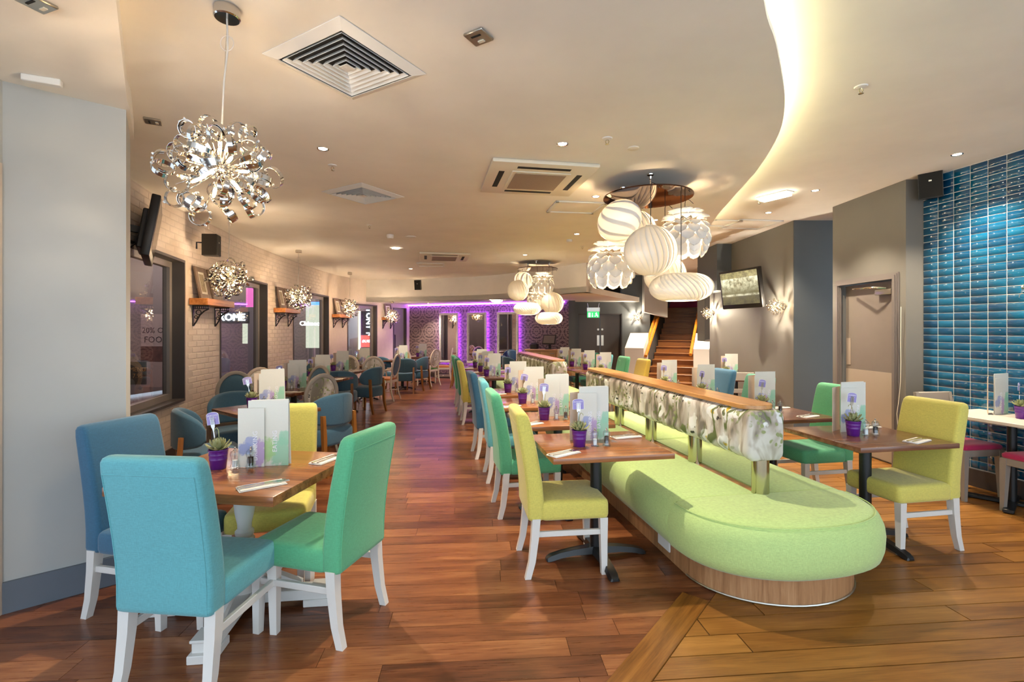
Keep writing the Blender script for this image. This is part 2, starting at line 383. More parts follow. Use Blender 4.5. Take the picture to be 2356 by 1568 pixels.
def strip(mb, d0, d1, z0, z1, off0, off1, step=.3):
    n = max(2, int((d1 - d0) / step) + 1); rings = []
    for i in range(n):
        d = d0 + (d1 - d0) * i / (n - 1); p = wl(d); nn = wln(d); a = p + nn * off0; b = p + nn * off1
        rings.append([(a.x, a.y, z0), (a.x, a.y, z1), (b.x, b.y, z1), (b.x, b.y, z0)])
    mb.loft(rings)
WIN = [(4.15, 6.0, .64, 2.35), (7.0, 8.98, .60, 2.35), (10.25, 12.45, .60, 2.36), (13.45, 14.62, .40, 2.24)]
DOORD = (15.22, 15.72)
wall_l = MB(); edges = [3.2] + [v for w_ in WIN for v in w_[:2]] + [DOORD[0], DOORD[1], 16.6]
for i in range(len(edges) - 1):
    a, b = edges[i], edges[i + 1]
    if i % 2 == 0: strip(wall_l, a, b, 0, ZC + .1, 0, -.24)
    else:
        k = i // 2
        z0, z1 = (WIN[k][2], WIN[k][3]) if k < 4 else (0, 2.2)
        if z0 > 0: strip(wall_l, a, b, 0, z0, 0, -.24)
        strip(wall_l, a, b, z1, ZC + .1, 0, -.24)
wl_o = struct('wall_left', wall_l, M['mortar'], 'curved white painted brick wall with tall dark framed windows')
# bricks: the 300 that show largest are parts, the rest one part
arc = [(3.2, 0.0)]; dd = 3.2
while dd < 13.5:
    nd = dd + .02; arc.append((nd, arc[-1][1] + (wl(nd) - wl(dd)).length)); dd = nd
def d_of_s(s):
    lo, hi = 0, len(arc) - 1
    while hi - lo > 1:
        md = (lo + hi) // 2
        if arc[md][1] < s: lo = md
        else: hi = md
    u = (s - arc[lo][1]) / max(1e-9, arc[hi][1] - arc[lo][1]); return arc[lo][0] + u * (arc[hi][0] - arc[lo][0])
bm_ = MB(); hl, hh = .1065, .0315
bm_.add([(-hl, 0, -hh), (hl, 0, -hh), (hl, 0, hh), (-hl, 0, hh), (-hl + .003, -.004, -hh + .003), (hl - .003, -.004, -hh + .003), (hl - .003, -.004, hh - .003), (-hl + .003, -.004, hh - .003)],
        [(4, 5, 6, 7), (0, 1, 5, 4), (1, 2, 6, 5), (2, 3, 7, 6), (3, 0, 4, 7)])
brick_me = bm_.mesh('brick', M['brick'], smooth=False, fix=False)
rest = MB(); cand = []; rng = random.Random(4)
s_tot = arc[-1][1]
for row in range(37):
    z = .16 + .0375 + row * .075; s = (.1125 if row % 2 else 0) + .1
    while s < s_tot - .15:
        d = d_of_s(s); ok = d > 4.45
        for (a, b, z0, z1) in WIN:
            if d + .1 > a and d - .1 < b and z + .035 > z0 and z - .035 < z1: ok = False
        if ok: cand.append((d, s, z))
        s += .225
cand.sort(key=lambda c: (c[0] * (1.0 if .2 < c[2] < 2.85 else 1.3)))
nb = 0
for d, s, z in cand:
    p = wl(d); nn = wln(d); ang = math.atan2(nn.x, -nn.y); px = CX + FOC * p.x / d
    Mx = TR(p.x, p.y, z + rng.uniform(-.001, .001), ang) 
    if nb < 300 and px > 298:
        link('brick', brick_me, wl_o, (p.x, p.y, z), (rng.uniform(-.01, .01), rng.uniform(-.006, .006), ang)); nb += 1
    elif d < 12: rest.add([v.co for v in brick_me.vertices], [tuple(f.vertices) for f in brick_me.polygons], Mx)
tag(rest.build('brickwork', M['brick'], wl_o, smooth=False, fix=False), kind='stuff')
# windows
def window(n, a, b, z0, z1, label):
    A, B = wl(a), wl(b); t = (B - A); L = t.length; t.normalize(); ang = math.atan2(t.y, t.x)
    root = thing('window_%d' % n, label, None, (A.x, A.y, z0), 0, None, 'structure'); root.rotation_euler = (0, 0, ang)
    Hh = z1 - z0; rv = MB()                                        # local x along the wall, +y outwards
    rv.box(0, .03, -.012, .22, 0, Hh); rv.box(L - .03, L, -.012, .22, 0, Hh); rv.box(.03, L - .03, -.012, .22, Hh - .03, Hh); rv.box(.03, L - .03, -.012, .22, 0, .03)
    rv.build('reveal', M['frame_dark'], root, smooth=False)
    fr = MB(); fw = .07
    fr.box(.03, .03 + fw, .12, .19, .03, Hh - .03); fr.box(L - .03 - fw, L - .03, .12, .19, .03, Hh - .03)
    fr.box(.03 + fw, L - .03 - fw, .12, .19, Hh - .03 - fw, Hh - .03); fr.box(.03 + fw, L - .03 - fw, .12, .19, .03, .03 + fw)
    fr.build('frame', M['alu'], root, smooth=False)
    MB().box(.03 + fw, L - .03 - fw, .152, .158, .03 + fw, Hh - .03 - fw).build('pane', M['glass'], root, smooth=False)
    return root
for i, ((a, b, z0, z1), lb) in enumerate(zip(WIN, ('tall window beside the white pillar under the wall television', 'second tall window with the bulb letter sign behind it', 'third tall window with the script sign behind it', 'narrow window showing the vertical white sign outside'))):
    window(i + 1, a, b, z0, z1, lb)
A, B = wl(DOORD[0]), wl(DOORD[1]); tt = (B - A); L = tt.length; tt.normalize()
dr = thing('door_1', 'grey street door with a black pull handle in the far brick wall', None, (A.x, A.y, 0), 0, None, 'structure'); dr.rotation_euler = (0, 0, math.atan2(tt.y, tt.x))
MB().box(.04, L - .04, .08, .12, 0, 2.18).build('leaf', plain('door_grey', (136, 134, 120), .4), dr, smooth=False)
MB().box(0, .04, -.01, .2, 0, 2.2).box(L - .04, L, -.01, .2, 0, 2.2).build('frame', M['frame_dark'], dr, smooth=False)
MB().tube([(.12, .08, .95), (.12, .03, .95), (.12, .03, 1.35), (.12, .08, 1.35)], .014).build('handle', M['black'], dr)
sk = MB(); strip(sk, 4.4, 15.2, 0, .14, .002, .02); struct('baseboard_left', sk, M['skirt_dark'], 'dark skirting along the foot of the curved brick wall')
# ---- near left pillar
PA, PB, PC_ = Vector((-2.63, 2.665, 0)), Vector((-2.316, 2.945, 0)), Vector((-2.66, 3.42, 0))
PL = [(PA.x, PA.y), (PB.x, PB.y), (PC_.x, PC_.y), (-3.1, 3.42), (-3.4, 3.0), (-2.9, 2.5), (-2.70, 2.60)]
struct('wall_front_left', MB().prism(PL, 0, ZC), M['white_wall'], 'smooth white pillar wall beside the blue chair')
def off(a, b, t):                                                    # offset segment towards its right-hand side
    d = (b - a).normalized(); n = Vector((d.y, -d.x, 0)); return a + n * t, b + n * t
a1, b1 = off(PA, PB, .018)
a0 = Vector((-2.70, 2.60, 0)); a2, b2 = off(a0, PA, .018)
struct('baseboard_front_left', MB().prism([(a2.x, a2.y), (a1.x, a1.y), (b1.x + .012, b1.y + .01), (PB.x, PB.y), (PA.x, PA.y), (a0.x, a0.y)], 0, .165), M['skirt'], 'slate blue skirting at the foot of the white pillar')
gd = thing('door_2', 'glazed entrance screen beside the white pillar', None, (-2.72, 2.585, 0), 0, None, 'structure'); gd.rotation_euler = (0, 0, R(-80))
MB().box(0, .04, -.03, .03, 0, 2.38).box(1.5, 1.55, -.03, .03, 0, 2.38).box(.04, 1.5, -.03, .03, 2.32, 2.38).build('frame', M['cream_wood'], gd, smooth=False)
MB().box(.04, 1.5, -.004, .004, .06, 2.32).build('pane', M['glass'], gd, smooth=False)
struct('wall_entrance', MB().prism([(-2.735, 2.60), (-2.70, 2.60), (-2.42, 1.0), (-2.50, 1.0)], 2.38, ZC), M['white_wall'], 'white wall above the glazed entrance screen')
# ---- ceilings
EDGE_PX = [(1700, -160), (1757, 0), (1785, 100), (1803, 200), (1805, 250), (1795, 300), (1770, 350), (1735, 400), (1690, 450), (1655, 490), (1630, 520)]
cv = [G(x, y, ZC) for x, y in EDGE_PX]
cv = [Vector((.15, .2, ZC)), Vector((.62, 1.3, ZC))] + cv[1:] + [Vector((2.72, 7.6, ZC)), Vector((2.55, 8.8, ZC)), Vector((2.15, 9.8, ZC)), Vector((1.62, 10.56, ZC))]
def smooth_path(P, n=5):
    out = []
    for i in range(len(P) - 1):
        p0 = P[max(i - 1, 0)]; p1 = P[i]; p2 = P[i + 1]; p3 = P[min(i + 2, len(P) - 1)]
        for k in range(n):
            u = k / n
            out.append(.5 * ((2 * p1) + (p2 - p0) * u + (2 * p0 - 5 * p1 + 4 * p2 - p3) * u * u + (3 * p1 - p0 - 3 * p2 + p3) * u ** 3))
    return out + [P[-1].copy()]
cvs = smooth_path(cv, 4)
BH = smooth_path([Vector(p) for p in ((-5.0, 14.35, 0), (-4.5, 14.25, 0), (-3.0, 14.0, 0), (-1.16, 13.4, 0), (0, 12.5, 0), (1.6, 10.56, 0))], 6)   # far bulkhead line
poly = [(-.4, -1.5)] + [(p.x, p.y) for p in cvs] + [(p.x, p.y) for p in reversed(BH)] + [(-5.2, 14.0), (-5.2, 3.0), (-5.2, -1.5)]
cl = struct('ceiling', MB().prism(poly, ZC, ZC + .035), M['ceil'], 'warm white plaster ceiling with a long curved edge', smooth=False)
struct('ceiling_upper', MB().prism([(-6, -2.5), (7, -2.5), (7, 19), (-6, 19)], ZR, ZR + .06), M['ceil'], 'raised white ceiling lit by the hidden cove strip', smooth=False)
struct('ceiling_near_left', MB().prism([(-2.30, 2.96), (-2.22, 2.83), (-1.60, 1.985), (.2, -.5), (.2, -1.5), (-5.2, -1.5), (-5.2, 3.4), (-2.62, 3.4)], ZL, ZC), M['ceil'], 'lowered white ceiling panel over the entrance by the white pillar', smooth=False)
bh = MB(); bh.loft([[(p.x, p.y, ZS), (p.x, p.y, ZR), (p.x + .06, p.y + .1, ZR), (p.x + .06, p.y + .1, ZS)] for p in BH])
q0, q1 = Vector((1.6, 10.56, 0)), Vector((3.72, 14.3, 0)); qd = (q1 - q0).normalized()
qa = q0 + qd * .35
bh.prism([(1.6, 10.56), (qa.x, qa.y), (qa.x - .1, qa.y + .06), (1.52, 10.7)], ZS, ZR)
struct('ceiling_bulkhead', bh, M['ceil'], 'curved pale bulkhead dropping to the far lower ceiling')
struct('ceiling_far', MB().prism([(p.x, p.y) for p in BH] + [(q1.x, q1.y), (3.72, 17), (-5.5, 17)], ZS, ZS + .13), M['ceil'], 'lower white ceiling over the far purple end of the room', smooth=False)
# cove strip hidden on top of the curved ceiling edge
cove = MB(); n_ = len(cvs)
rings = []
for i, p in enumerate(cvs[:-6]):
    t_ = (cvs[min(i + 1, n_ - 1)] - cvs[max(i - 1, 0)]).normalized(); nn = Vector((-t_.y, t_.x, 0))
    a = p + nn * .055; b = p + nn * .075
    rings.append([(a.x, a.y, ZC + .036), (b.x, b.y, ZC + .036), (b.x, b.y, ZC + .056), (a.x, a.y, ZC + .056)])
cove.loft(rings); tag(cove.build('cove_light', emit('cove_led', (255, 242, 186), W_LED), None), 'hidden yellow white light strip along the curved ceiling edge', 'light strip')
# ---- right-hand walls
def wall_seg(name, ax, ay, bx, by, z0, z1, th, m, label, parent=None):
    L = math.hypot(bx - ax, by - ay); ang = math.atan2(by - ay, bx - ax)
    o = MB().box(0, L, min(0, th), max(0, th), z0, z1).build(name, m, parent, smooth=False)
    o.location = (ax, ay, 0); o.rotation_euler = (0, 0, ang)
    if parent is None: tag(o, label, None, None, 'structure')
    return o
T0 = Vector((4.36, 5.2, 0)); TD = Vector((.191, -.982, 0))
T1 = T0 + TD * 4.2
tw = wall_seg('wall_right_tiled', T0.x, T0.y, T1.x, T1.y, 0, ZR, .15, M['grout'], 'wall of glossy teal brick tiles with pale joints')
tm = MB(); tm.box(-.0715, .0715, -.005, 0, -.0342, .0342, .0015, 1); tile_me = tm.mesh('tile', M['tile'], ang=60)
big = MB(); rng = random.Random(7)
for c in range(15):
    for r_ in range(39):
        x, z = .075 + c * .15, .21 + r_ * .075
        if c < 7: link('tile', tile_me, tw, (x, 0, z), (rng.uniform(-.012, .012), 0, rng.uniform(-.010, .010)))
        else: big.add([v.co for v in tile_me.vertices], [tuple(f.vertices) for f in tile_me.polygons], TR(x, 0, z))
tag(big.build('tiling', M['tile'], tw, ang=60, fix=False), kind='stuff')
wall_seg('baseboard_right', T0.x - .02, T0.y, T1.x - .02, T1.y, 0, .165, .03, M['skirt_dark'], 'grey skirting below the teal tiles')
DW0, DW1 = Vector((4.19, 5.22, 0)), Vector((4.17, 6.38, 0))
struct('wall_right_door', MB().prism([(4.36, 5.2), (4.19, 5.22), (4.185, 5.30), (4.185, 5.38), (4.6, 5.38), (4.6, 5.2)], 0, ZR).prism([(4.17, 6.24), (4.17, 6.38), (4.7, 6.38), (4.7, 6.24)], 0, ZR).prism([(4.185, 5.38), (4.17, 6.24), (4.7, 6.24), (4.7, 5.38)], 2.10, ZR), M['grey_wall'], 'warm grey wall around the flush service door', smooth=False)
struct('wall_right_recess', MB().box(4.112, 6.0, 7.16, 7.169, 0, ZR), M['dark_wall'], 'grey return wall beside the flush door, its shade put into the colour', smooth=False)
struct('wall_right_tv', MB().prism([(4.11, 7.17), (4.05, 10.05), (4.25, 10.05), (4.3, 7.17)], 0, ZR), M['grey_wall'], 'taupe wall carrying the television and two wall lights', smooth=False)
struct('trim_1', MB().box(3.80, 4.07, 9.1, 9.5, 2.24, ZR).box(3.80, 4.07, 9.5, 10.05, 2.24, ZR), M['dark_wall'], 'boxed charcoal beam hanging above the far wall light', smooth=False)
struct('wall_stair_right', MB().prism([(4.72, 12.5), (4.88, 12.42), (6.6, 16.0), (6.4, 16.1)], 0, 5.0).prism([(4.72, 12.5), (6.2, 12.2), (6.2, 12.35), (4.80, 12.62)], 0, ZR), M['grey_wall'], 'grey wall on the television side of the staircase', smooth=False)
# flush door
fd = thing('door_3', 'flush grey door with pale kick plate and chrome closer beside teal tiles', None, (DW0.x - .004, 5.36, 0), 0, None, 'structure'); fd.rotation_euler = (0, 0, R(91))
def door_frame(root, L, Hh, m):
    f = MB()
    for (x0, x1, z0, z1) in ((-.06, .03, 0, Hh), (L - .03, L + .06, 0, Hh), (-.06, L + .06, Hh, Hh + .07)):
        f.box(x0, x1, 0, .016, z0, z1); f.box(x0 + .015, x1 - .015, 0, .026, z0, z1 - (.015 if z0 else 0)); f.box(x0 + .03, x1 - .03, 0, .036, z0, z1 - (.03 if z0 else 0))
    f.build('frame', m, root, smooth=False)
door_frame(fd, .88, 2.06, paint('door_frame_grey', (108, 100, 96), .4, .04, 5))
leaf = MB().box(.03, .85, -.10, -.055, .01, 2.05).build('leaf', paint('door_leaf_grey', (118, 108, 100), .45, .04, 5), fd, smooth=False)
MB().box(.04, .84, -.055, -.050, .02, 1.02).build('kick_plate', paint('kick_plate', (160, 146, 132), .35, .03, 5), leaf, smooth=False)
MB().box(.76, .83, -.055, -.050, 1.07, 1.40).build('push_plate', paint('push_plate', (158, 142, 128), .3, .03, 5), leaf, smooth=False)
cz = MB(); cz.box(.06, .30, -.05, .0, 1.90, 1.96, .006); cz.build('door_closer', M['steel'], leaf)
MB().tube([(.12, -.0, 1.97), (.22, .07, 1.985), (.32, .10, 1.985), (.62, .02, 2.0)], .011).build('closer_arm', M['chrome'], leaf)
cb = MB().tube([(4.165, 5.255, 1.75), (4.16, 5.25, 1.62), (4.167, 5.262, 1.35), (4.16, 5.25, 1.15), (4.165, 5.26, .95), (4.155, 5.27, .75), (4.14, 5.28, .60), (4.15, 5.275, .45), (4.165, 5.26, .3)], .003)
tag(cb.build('cable', M['cream_plastic']), 'loose white cable hanging beside the flush door frame', 'cable')
# ---- far walls
FA, FB = Vector((-3.36, 15.85, 0)), Vector((1.57, 13.6, 0))
pw = wall_seg('wall_back', FA.x, FA.y, FB.x, FB.y, 0, ZS, .2, M['damask'], 'dark damask papered end wall washed with purple light')
fl = (FB - FA).length
wall_seg('baseboard_back', FA.x + .01, FA.y - .02, FB.x - .3, FB.y + .116, 0, .16, .03, M['skirt_dark'], 'dark skirting under the damask wall')
st = MB(); st.box(0, .42, -.55, 0, .0, 1.5); 
struct('wall_back_grey', MB().box(1.57, 1.93, 14.28, 14.5, 0, ZS).box(1.57, 1.75, 13.6, 14.28, 0, ZS).box(1.93, 3.20, 14.28, 14.5, 1.98, ZS).box(3.20, 4.02, 14.28, 14.5, 0, ZR + .5), M['dark_wall'], 'dark grey wall around the double doors below the exit sign', smooth=False)
d4 = thing('door_4', 'dark brown double doors with steel push plates below the exit sign', None, (1.93, 14.30, 0), 0, None, 'structure')
dm = paint('dark_brown_door', (70, 58, 50), .4, .05, 4)
for x0, x1, px in ((.03, .64, .56), (.655, 1.24, .68)):
    lf = MB().box(x0, x1, .08, .125, .01, 1.95).build('leaf', dm, d4, smooth=False)
    MB().box(px, px + .07, .070, .08, 1.05, 1.35).build('push_plate', M['steel'], lf, smooth=False)
    MB().lathe([(.001, 0), (.03, 0), (.03, .01), (.001, .012)], 14).build('roundel', M['steel'], lf, (px + .035, .08, 1.52), (R(90), 0, 0))
MB().box(0, .03, -.01, .2, 0, 1.98).box(1.24, 1.27, -.01, .2, 0, 1.98).box(.03, 1.24, -.01, .2, 1.95, 1.98).build('frame', M['skirt_dark'], d4, smooth=False)
# ---- staircase
SD, SR = dirh(26), dirh(116); S0 = Vector((3.50, 12.85, 0)); SW = 1.16; RISE, GO = .172, .315
stc = thing('staircase', 'dark wooden staircase climbing to a crimson wall between white parapets', 'staircase', S0, 26)
for i in range(13):
    o = MB().box(0, SW, GO * i, GO * (i + 1) + .02, max(0, RISE * i - .1), RISE * (i + 1) - .03).box(0, SW, GO * i - .03, GO * (i + 1), RISE * (i + 1) - .03, RISE * (i + 1), .006, 1).build('step', M['stair'], stc, ang=30)
def sloped(mb, x0, x1, y0, y1, za, zb, thz, drop=None):
    zz0 = (za - thz, zb - thz) if drop is None else (drop, drop)
    mb.add([(x0, y0, zz0[0]), (x1, y0, zz0[0]), (x1, y1, zz0[1]), (x0, y1, zz0[1]), (x0, y0, za), (x1, y0, za), (x1, y1, zb), (x0, y1, zb)], [(3, 2, 1, 0), (4, 5, 6, 7), (0, 1, 5, 4), (1, 2, 6, 5), (2, 3, 7, 6), (3, 0, 4, 7)])
par = plain('parapet_white', (222, 219, 214), .6)
for x0, x1 in ((-.52, -.03), (SW + .03, SW + .40)):
    b_ = MB(); sloped(b_, x0, x1, -.12, .55, 1.03, 1.42, 0, 0.0); b_.build('parapet', par, stc, smooth=False)
SL = RISE / GO
for x, y0, y1 in ((.02, -.10, 4.2), (-.07, -.06, 4.2), (SW - .05, .0, 3.2)):
    b_ = MB(); b_.tube([(x, y0, .88 + SL * y0 - (0 if x > -.05 else .02)), (x, y1, .88 + SL * y1)], .042, 10, sq=1.0); b_.build('handrail', M['handrail'], stc)
sp = MB(); sloped(sp, -.05, -.02, .5, 4.6, 1.15, 1.15 + SL * 4.1, 0.9); sp.build('stringer', M['dark_wall'], stc, smooth=False)
sp = MB(); sp.box(-.3, SW + .3, GO * 13, GO * 13 + 1.42, RISE * 13 - .1, RISE * 13); sp.build('landing', M['stair'], stc, smooth=False)
lw = MB().box(-1.0, SW + 1.4, 5.5, 5.6, 2.31, 5.2).build('wall_stair_head', M['crimson'], None, smooth=False); lw.location = S0; lw.rotation_euler = (0, 0, -R(26)); tag(lw, 'crimson wall at the head of the staircase', None, None, 'structure')
lw = MB().box(-1.0, SW + 1.4, 5.47, 5.5, 2.236, 2.31).build('baseboard_stair', M['skirt_dark'], None, smooth=False); lw.location = S0; lw.rotation_euler = (0, 0, -R(26)); tag(lw, 'grey band below the crimson wall at the stair head', None, None, 'structure')
ug = MB(); ug.add([(3.78, 14.0, 2.02), (4.44, 14.0, 1.86), (4.44, 14.0, 3.3), (3.78, 14.0, 3.3), (3.78, 14.25, 2.02), (4.44, 14.25, 1.86), (4.44, 14.25, 3.3), (3.78, 14.25, 3.3)], [(0, 1, 2, 3), (7, 6, 5, 4), (0, 4, 5, 1), (1, 5, 6, 2), (2, 6, 7, 3), (3, 7, 4, 0)])
struct('wall_upper_flight', ug, paint('upper_flight_grey', (176, 172, 166), .6), 'pale grey boxed underside of the upper stair flight', smooth=False)
struct('wall_void', MB().box(1.5, 9.0, 18.6, 18.8, 0, 5.2).box(8.9, 9.0, 5.3, 18.6, 0, 5.2), M['dark_wall'], 'dark grey wall beyond the staircase', smooth=False)
# ---- floors
def clip(poly, n, c):
    out = []
    for i in range(len(poly)):
        a, b = poly[i], poly[(i + 1) % len(poly)]; da = n[0] * a[0] + n[1] * a[1] - c; db = n[0] * b[0] + n[1] * b[1] - c
        if da <= 0: out.append(a)
        if (da < 0 < db) or (db < 0 < da):
            u = da / (da - db); out.append((a[0] + (b[0] - a[0]) * u, a[1] + (b[1] - a[1]) * u))
    return out
BP = Vector((1.577, 3.09, 0)); BU = dirh(-10); BV = dirh(80)        # bench origin (near back-rest post), along, across
DA = Vector((.41, 2.10, 0)); DDIR = dirh(38.6); DN = Vector((DDIR.y, -DDIR.x, 0)); DC = DN.dot(DA) + .15
def hp(n, c): return ((n.x, n.y), c)
BC = BV.dot(BP)
def lay(root, hdg, wdt, len_rng, region, q_rng, p_rng, m, seed, gap):
    P = dirh(hdg); Q = dirh(hdg - 90); rng = random.Random(seed); items = []
    q = q_rng[0]
    while q < q_rng[1]:
        p = p_rng[0] - rng.random() * len_rng[1]
        while p < p_rng[1]:
            ln = rng.uniform(*len_rng); g = gap / 2
            poly = [(P.x * a + Q.x * b, P.y * a + Q.y * b) for a, b in ((p + g, q + g), (p + ln - g, q + g), (p + ln - g, q + wdt - g), (p + g, q + wdt - g))]
            for n, c in region(q):
                poly = clip(poly, n, c)
                if len(poly) < 3: break
            if len(poly) >= 3:
                cx = sum(v[0] for v in poly) / len(poly); cy = sum(v[1] for v in poly) / len(poly)
                vis = cy > 1.7 and abs(cx) < cy * 1.08
                items.append((cy if vis else 99, poly, rng.random()))
            p += ln
        q += wdt
    items.sort(key=lambda i: i[0])
    rest = MB(); rv = []
    for k, (d, poly, rn) in enumerate(items):
        n = len(poly); b = MB() if k < 300 and d < 90 else rest; n0 = len(b.f)
        b.add([(x, y, 0) for x, y in poly] + [(x, y, -.008) for x, y in poly], [tuple(range(n))] + [(i + n, (i + 1) % n + n, (i + 1) % n, i) for i in range(n)])
        if b is not rest:
            o = b.build('plank', m, root, smooth=False, fix=False); at = o.data.attributes.new('rnd', 'FLOAT', 'FACE'); at.data.foreach_set('value', [rn] * len(b.f))
        else: rv += [rn] * (len(b.f) - n0)
    o = rest.build('planking', m, root, smooth=False, fix=False); tag(o, kind='stuff')
    at = o.data.attributes.new('rnd', 'FLOAT', 'FACE'); at.data.foreach_set('value', rv)
fl_l = struct('floor', MB().box(-5.3, 9, -2, 19, -.06, -.006), M['floor_base'], 'dark merbau plank floor of the dining aisle and window side', smooth=False)
lay(fl_l, 86, .138, (.9, 1.5), lambda q: [hp(DN, DC), hp(BV, BC), hp(Vector((-1, 0, 0)), 5.2), hp(Vector((0, 1, 0)), 17)], (-.8, 17.5), (-6, 5), M['planks_l'], 3, .0022)
fl_r = struct('floor_2', MB().box(.6, 9, -2, 19, -.0058, -.0052), M['floor_base'], 'honey oak board floor around the end of the green bench', smooth=False)
q_sw = dirh(-5).dot(Vector((1.6, 3.45, 0)))
lay(fl_r, 85, .140, (1.3, 2.2), lambda q: ([hp(-DN, -DC - .002)] if q < q_sw else [hp(-BV, -BC - .002)]) + [hp(Vector((1, 0, 0)), 6.5), hp(Vector((0, 1, 0)), 17)], (-.9, 17.5), (-1.5, 8), M['planks_r'], 5, .006)
tb = MB().box(0, .15, -3.0, .90, -.004, .006, .002, 1).build('trim_2', M['border']); tb.location = DA; tb.rotation_euler = (0, 0, -R(38.6)); tag(tb, 'single diagonal border board where the two wooden floors meet', None, None, 'structure')
# ---- arcade outside the windows
struct('ground_arcade', MB().box(-14, -3.0, 3, 30, -.12, -.07), plain('arcade_floor', (120, 76, 48), .25), 'shiny arcade floor outside the windows', smooth=False)
E0, E1 = Vector((-9.8, 3.6, 0)), Vector((-7.0, 26, 0))
wall_seg('wall_arcade', E0.x, E0.y, E1.x, E1.y, 0, 4.2, .2, paint('arcade_wall', (110, 96, 92), .6), 'dim shopfront wall across the arcade outside')
struct('ceiling_arcade', MB().prism([(-12, 3), (-4.9, 3), (-5.2, 14), (-4.0, 17), (-4, 30), (-12, 30)], 3.6, 3.7), paint('arcade_ceiling', (150, 140, 132), .7), 'arcade ceiling outside the windows', smooth=False)
struct('wall_arcade_end', MB().box(-12, -2.0, 27, 27.2, 0, 3.6).box(-12, -3.3, 3.0, 3.1, 0, 3.6), paint('arcade_end', (90, 80, 80), .6), 'far end walls of the arcade outside', smooth=False)
def ext(px, py, d): return AT(px, py, d)
def facade(name, label, cat, x0, x1, y0, y1, d, m, th=.04, h=-7):
    a, b = AT(x0, y1, d), AT(x1, y0, d); o = MB().box(0, abs(b.x - a.x) * 1.02, 0, th, 0, b.z - a.z).build(name, m, smooth=False)
    o.location = a; return tag(o, label, cat)
def sign_text(root_name, body, px, py, d, size, m, label, parts_label=None, vertical=False, back=None):
    p = AT(px, py, d); root = thing(root_name, label, 'sign', p)
    if body.isupper():
        parts = [text_mesh(ch, size, m, .02) if ch != ' ' else None for ch in body]
        ws = [(max(v.co.x for v in q.vertices) - min(v.co.x for v in q.vertices)) if q else size * .25 for q in parts]; gap = size * .10
        x = -(sum(ws) + gap * (len(ws) - 1)) / 2
        for q, wd in zip(parts, ws):
            c = x + wd / 2; x += wd + gap
            if q: link('letter', q, root, (0, 0, -c) if vertical else (c, 0, 0), (R(90), R(90) if vertical else 0, 0))
    else: link('lettering', text_mesh(body, size, m, .02), root, (0, 0, 0), (R(90), 0, 0))
    if back:
        w_, h_ = back; MB().box(-w_, w_, .03, .08, -h_, h_).build('back_panel', M['void'], root, smooth=False)
    return root
neon = emit('sign_white', (226, 244, 255), 9.0); lit = emit('lit_shop_window', (206, 214, 190), .8); litp = emit('purple_tube', (150, 70, 255), 3.5); litr = emit('red_light_box', (230, 90, 80), 1.0); litw = emit('cream_column_light', (250, 240, 190), 1.3)
sign_text('shop_sign', 'ROME', 533, 730, 13.3, .27, neon, 'white bulb letter sign seen through the second window', back=(.44, .16))
sign_text('shop_sign', 'Chimeco', 716, 744, 17.2, .22, neon, 'white script neon sign seen through the third window')
facade('shop_window', 'pale lit shop window behind the script neon sign', 'shop window', 672, 745, 695, 800, 18.8, lit)
facade('shop_window', 'lit shop window below the bulb letter sign', 'shop window', 545, 568, 744, 790, 15.2, lit)
facade('light_tube', 'purple light tube beside the bulb letter sign', 'light', 586, 590, 715, 860, 14.8, litp)
facade('light_tube', 'broad purple light tube under the bulb letter sign', 'light', 532, 544, 745, 830, 15.0, litp)
facade('light_tube', 'thin purple light tube below the first bulb letter', 'light', 518, 523, 745, 815, 15.0, litp)
facade('light_box', 'red and pink light box high behind the second window', 'light box', 566, 604, 662, 706, 13.4, emit('pink_box', (235, 110, 190), .8))
facade('light_column', 'cream lit column behind the narrow far window', 'light', 821, 829, 715, 850, 23.4, litw)
sign_text('shop_sign', 'TONY M', 848, 742, 23.6, .36, neon, 'vertical white letter sign on a dark panel behind the narrow far window', vertical=True, back=(.36, .56))
facade('poster', 'red poster with a price under the vertical white sign', 'poster', 830, 853, 771, 798, 23.5, litr)
link('lettering', text_mesh('£4.95', .17, neon), bpy.data.objects['poster'], (.26, -.03, .28), (R(90), 0, 0))
facade('light_strip', 'blue strip light seen through the third window', 'light', 716, 746, 694, 701, 18.2, emit('blue_strip', (70, 120, 255), 2.5))
bn = facade('banner', 'grey promotional food banner outside the window by the pillar', 'banner', 324, 392, 722, 890, 10.6, plain('banner_print', (176, 160, 160), .6))
dk = plain('banner_dark', (60, 50, 58), .6)
for i, (tx, sz, zz) in enumerate((('20% OFF', .17, 1.22), ('FOOD', .19, 1.02))): link('lettering', text_mesh(tx, sz, dk), bn, (.34, -.004, zz), (R(90), 0, 0))
MB().box(0.0, .65, -.006, 0, .55, .88).build('photo_panel', paint('food_photo', (96, 62, 58), .6, .6, 9), bn, smooth=False)
mb_ = facade('menu_board', 'dark menu price board outside the window by the pillar', 'board', 296, 333, 832, 884, 9.2, plain('menu_board_dark', (78, 66, 48), .5))
gold = plain('gold_print', (206, 160, 96), .5)
for tx, zz in (('MENU', .28), ('7.95', .16)): link('lettering', text_mesh(tx, .11, gold), mb_, (.17, -.004, zz), (R(90), 0, 0))
for i, (x, y) in enumerate(((-7.6, 8.5), (-7.2, 13), (-6.6, 18.5), (-6.2, 23))):
    l_ = bpy.data.lights.new('arcade_light', 'POINT'); l_.energy = 70; l_.color = (1, .86, .8); l_.shadow_soft_size = .25
    o = bpy.data.objects.new('arcade_light', l_); COL.objects.link(o); o.location = (x, y, 3.2)
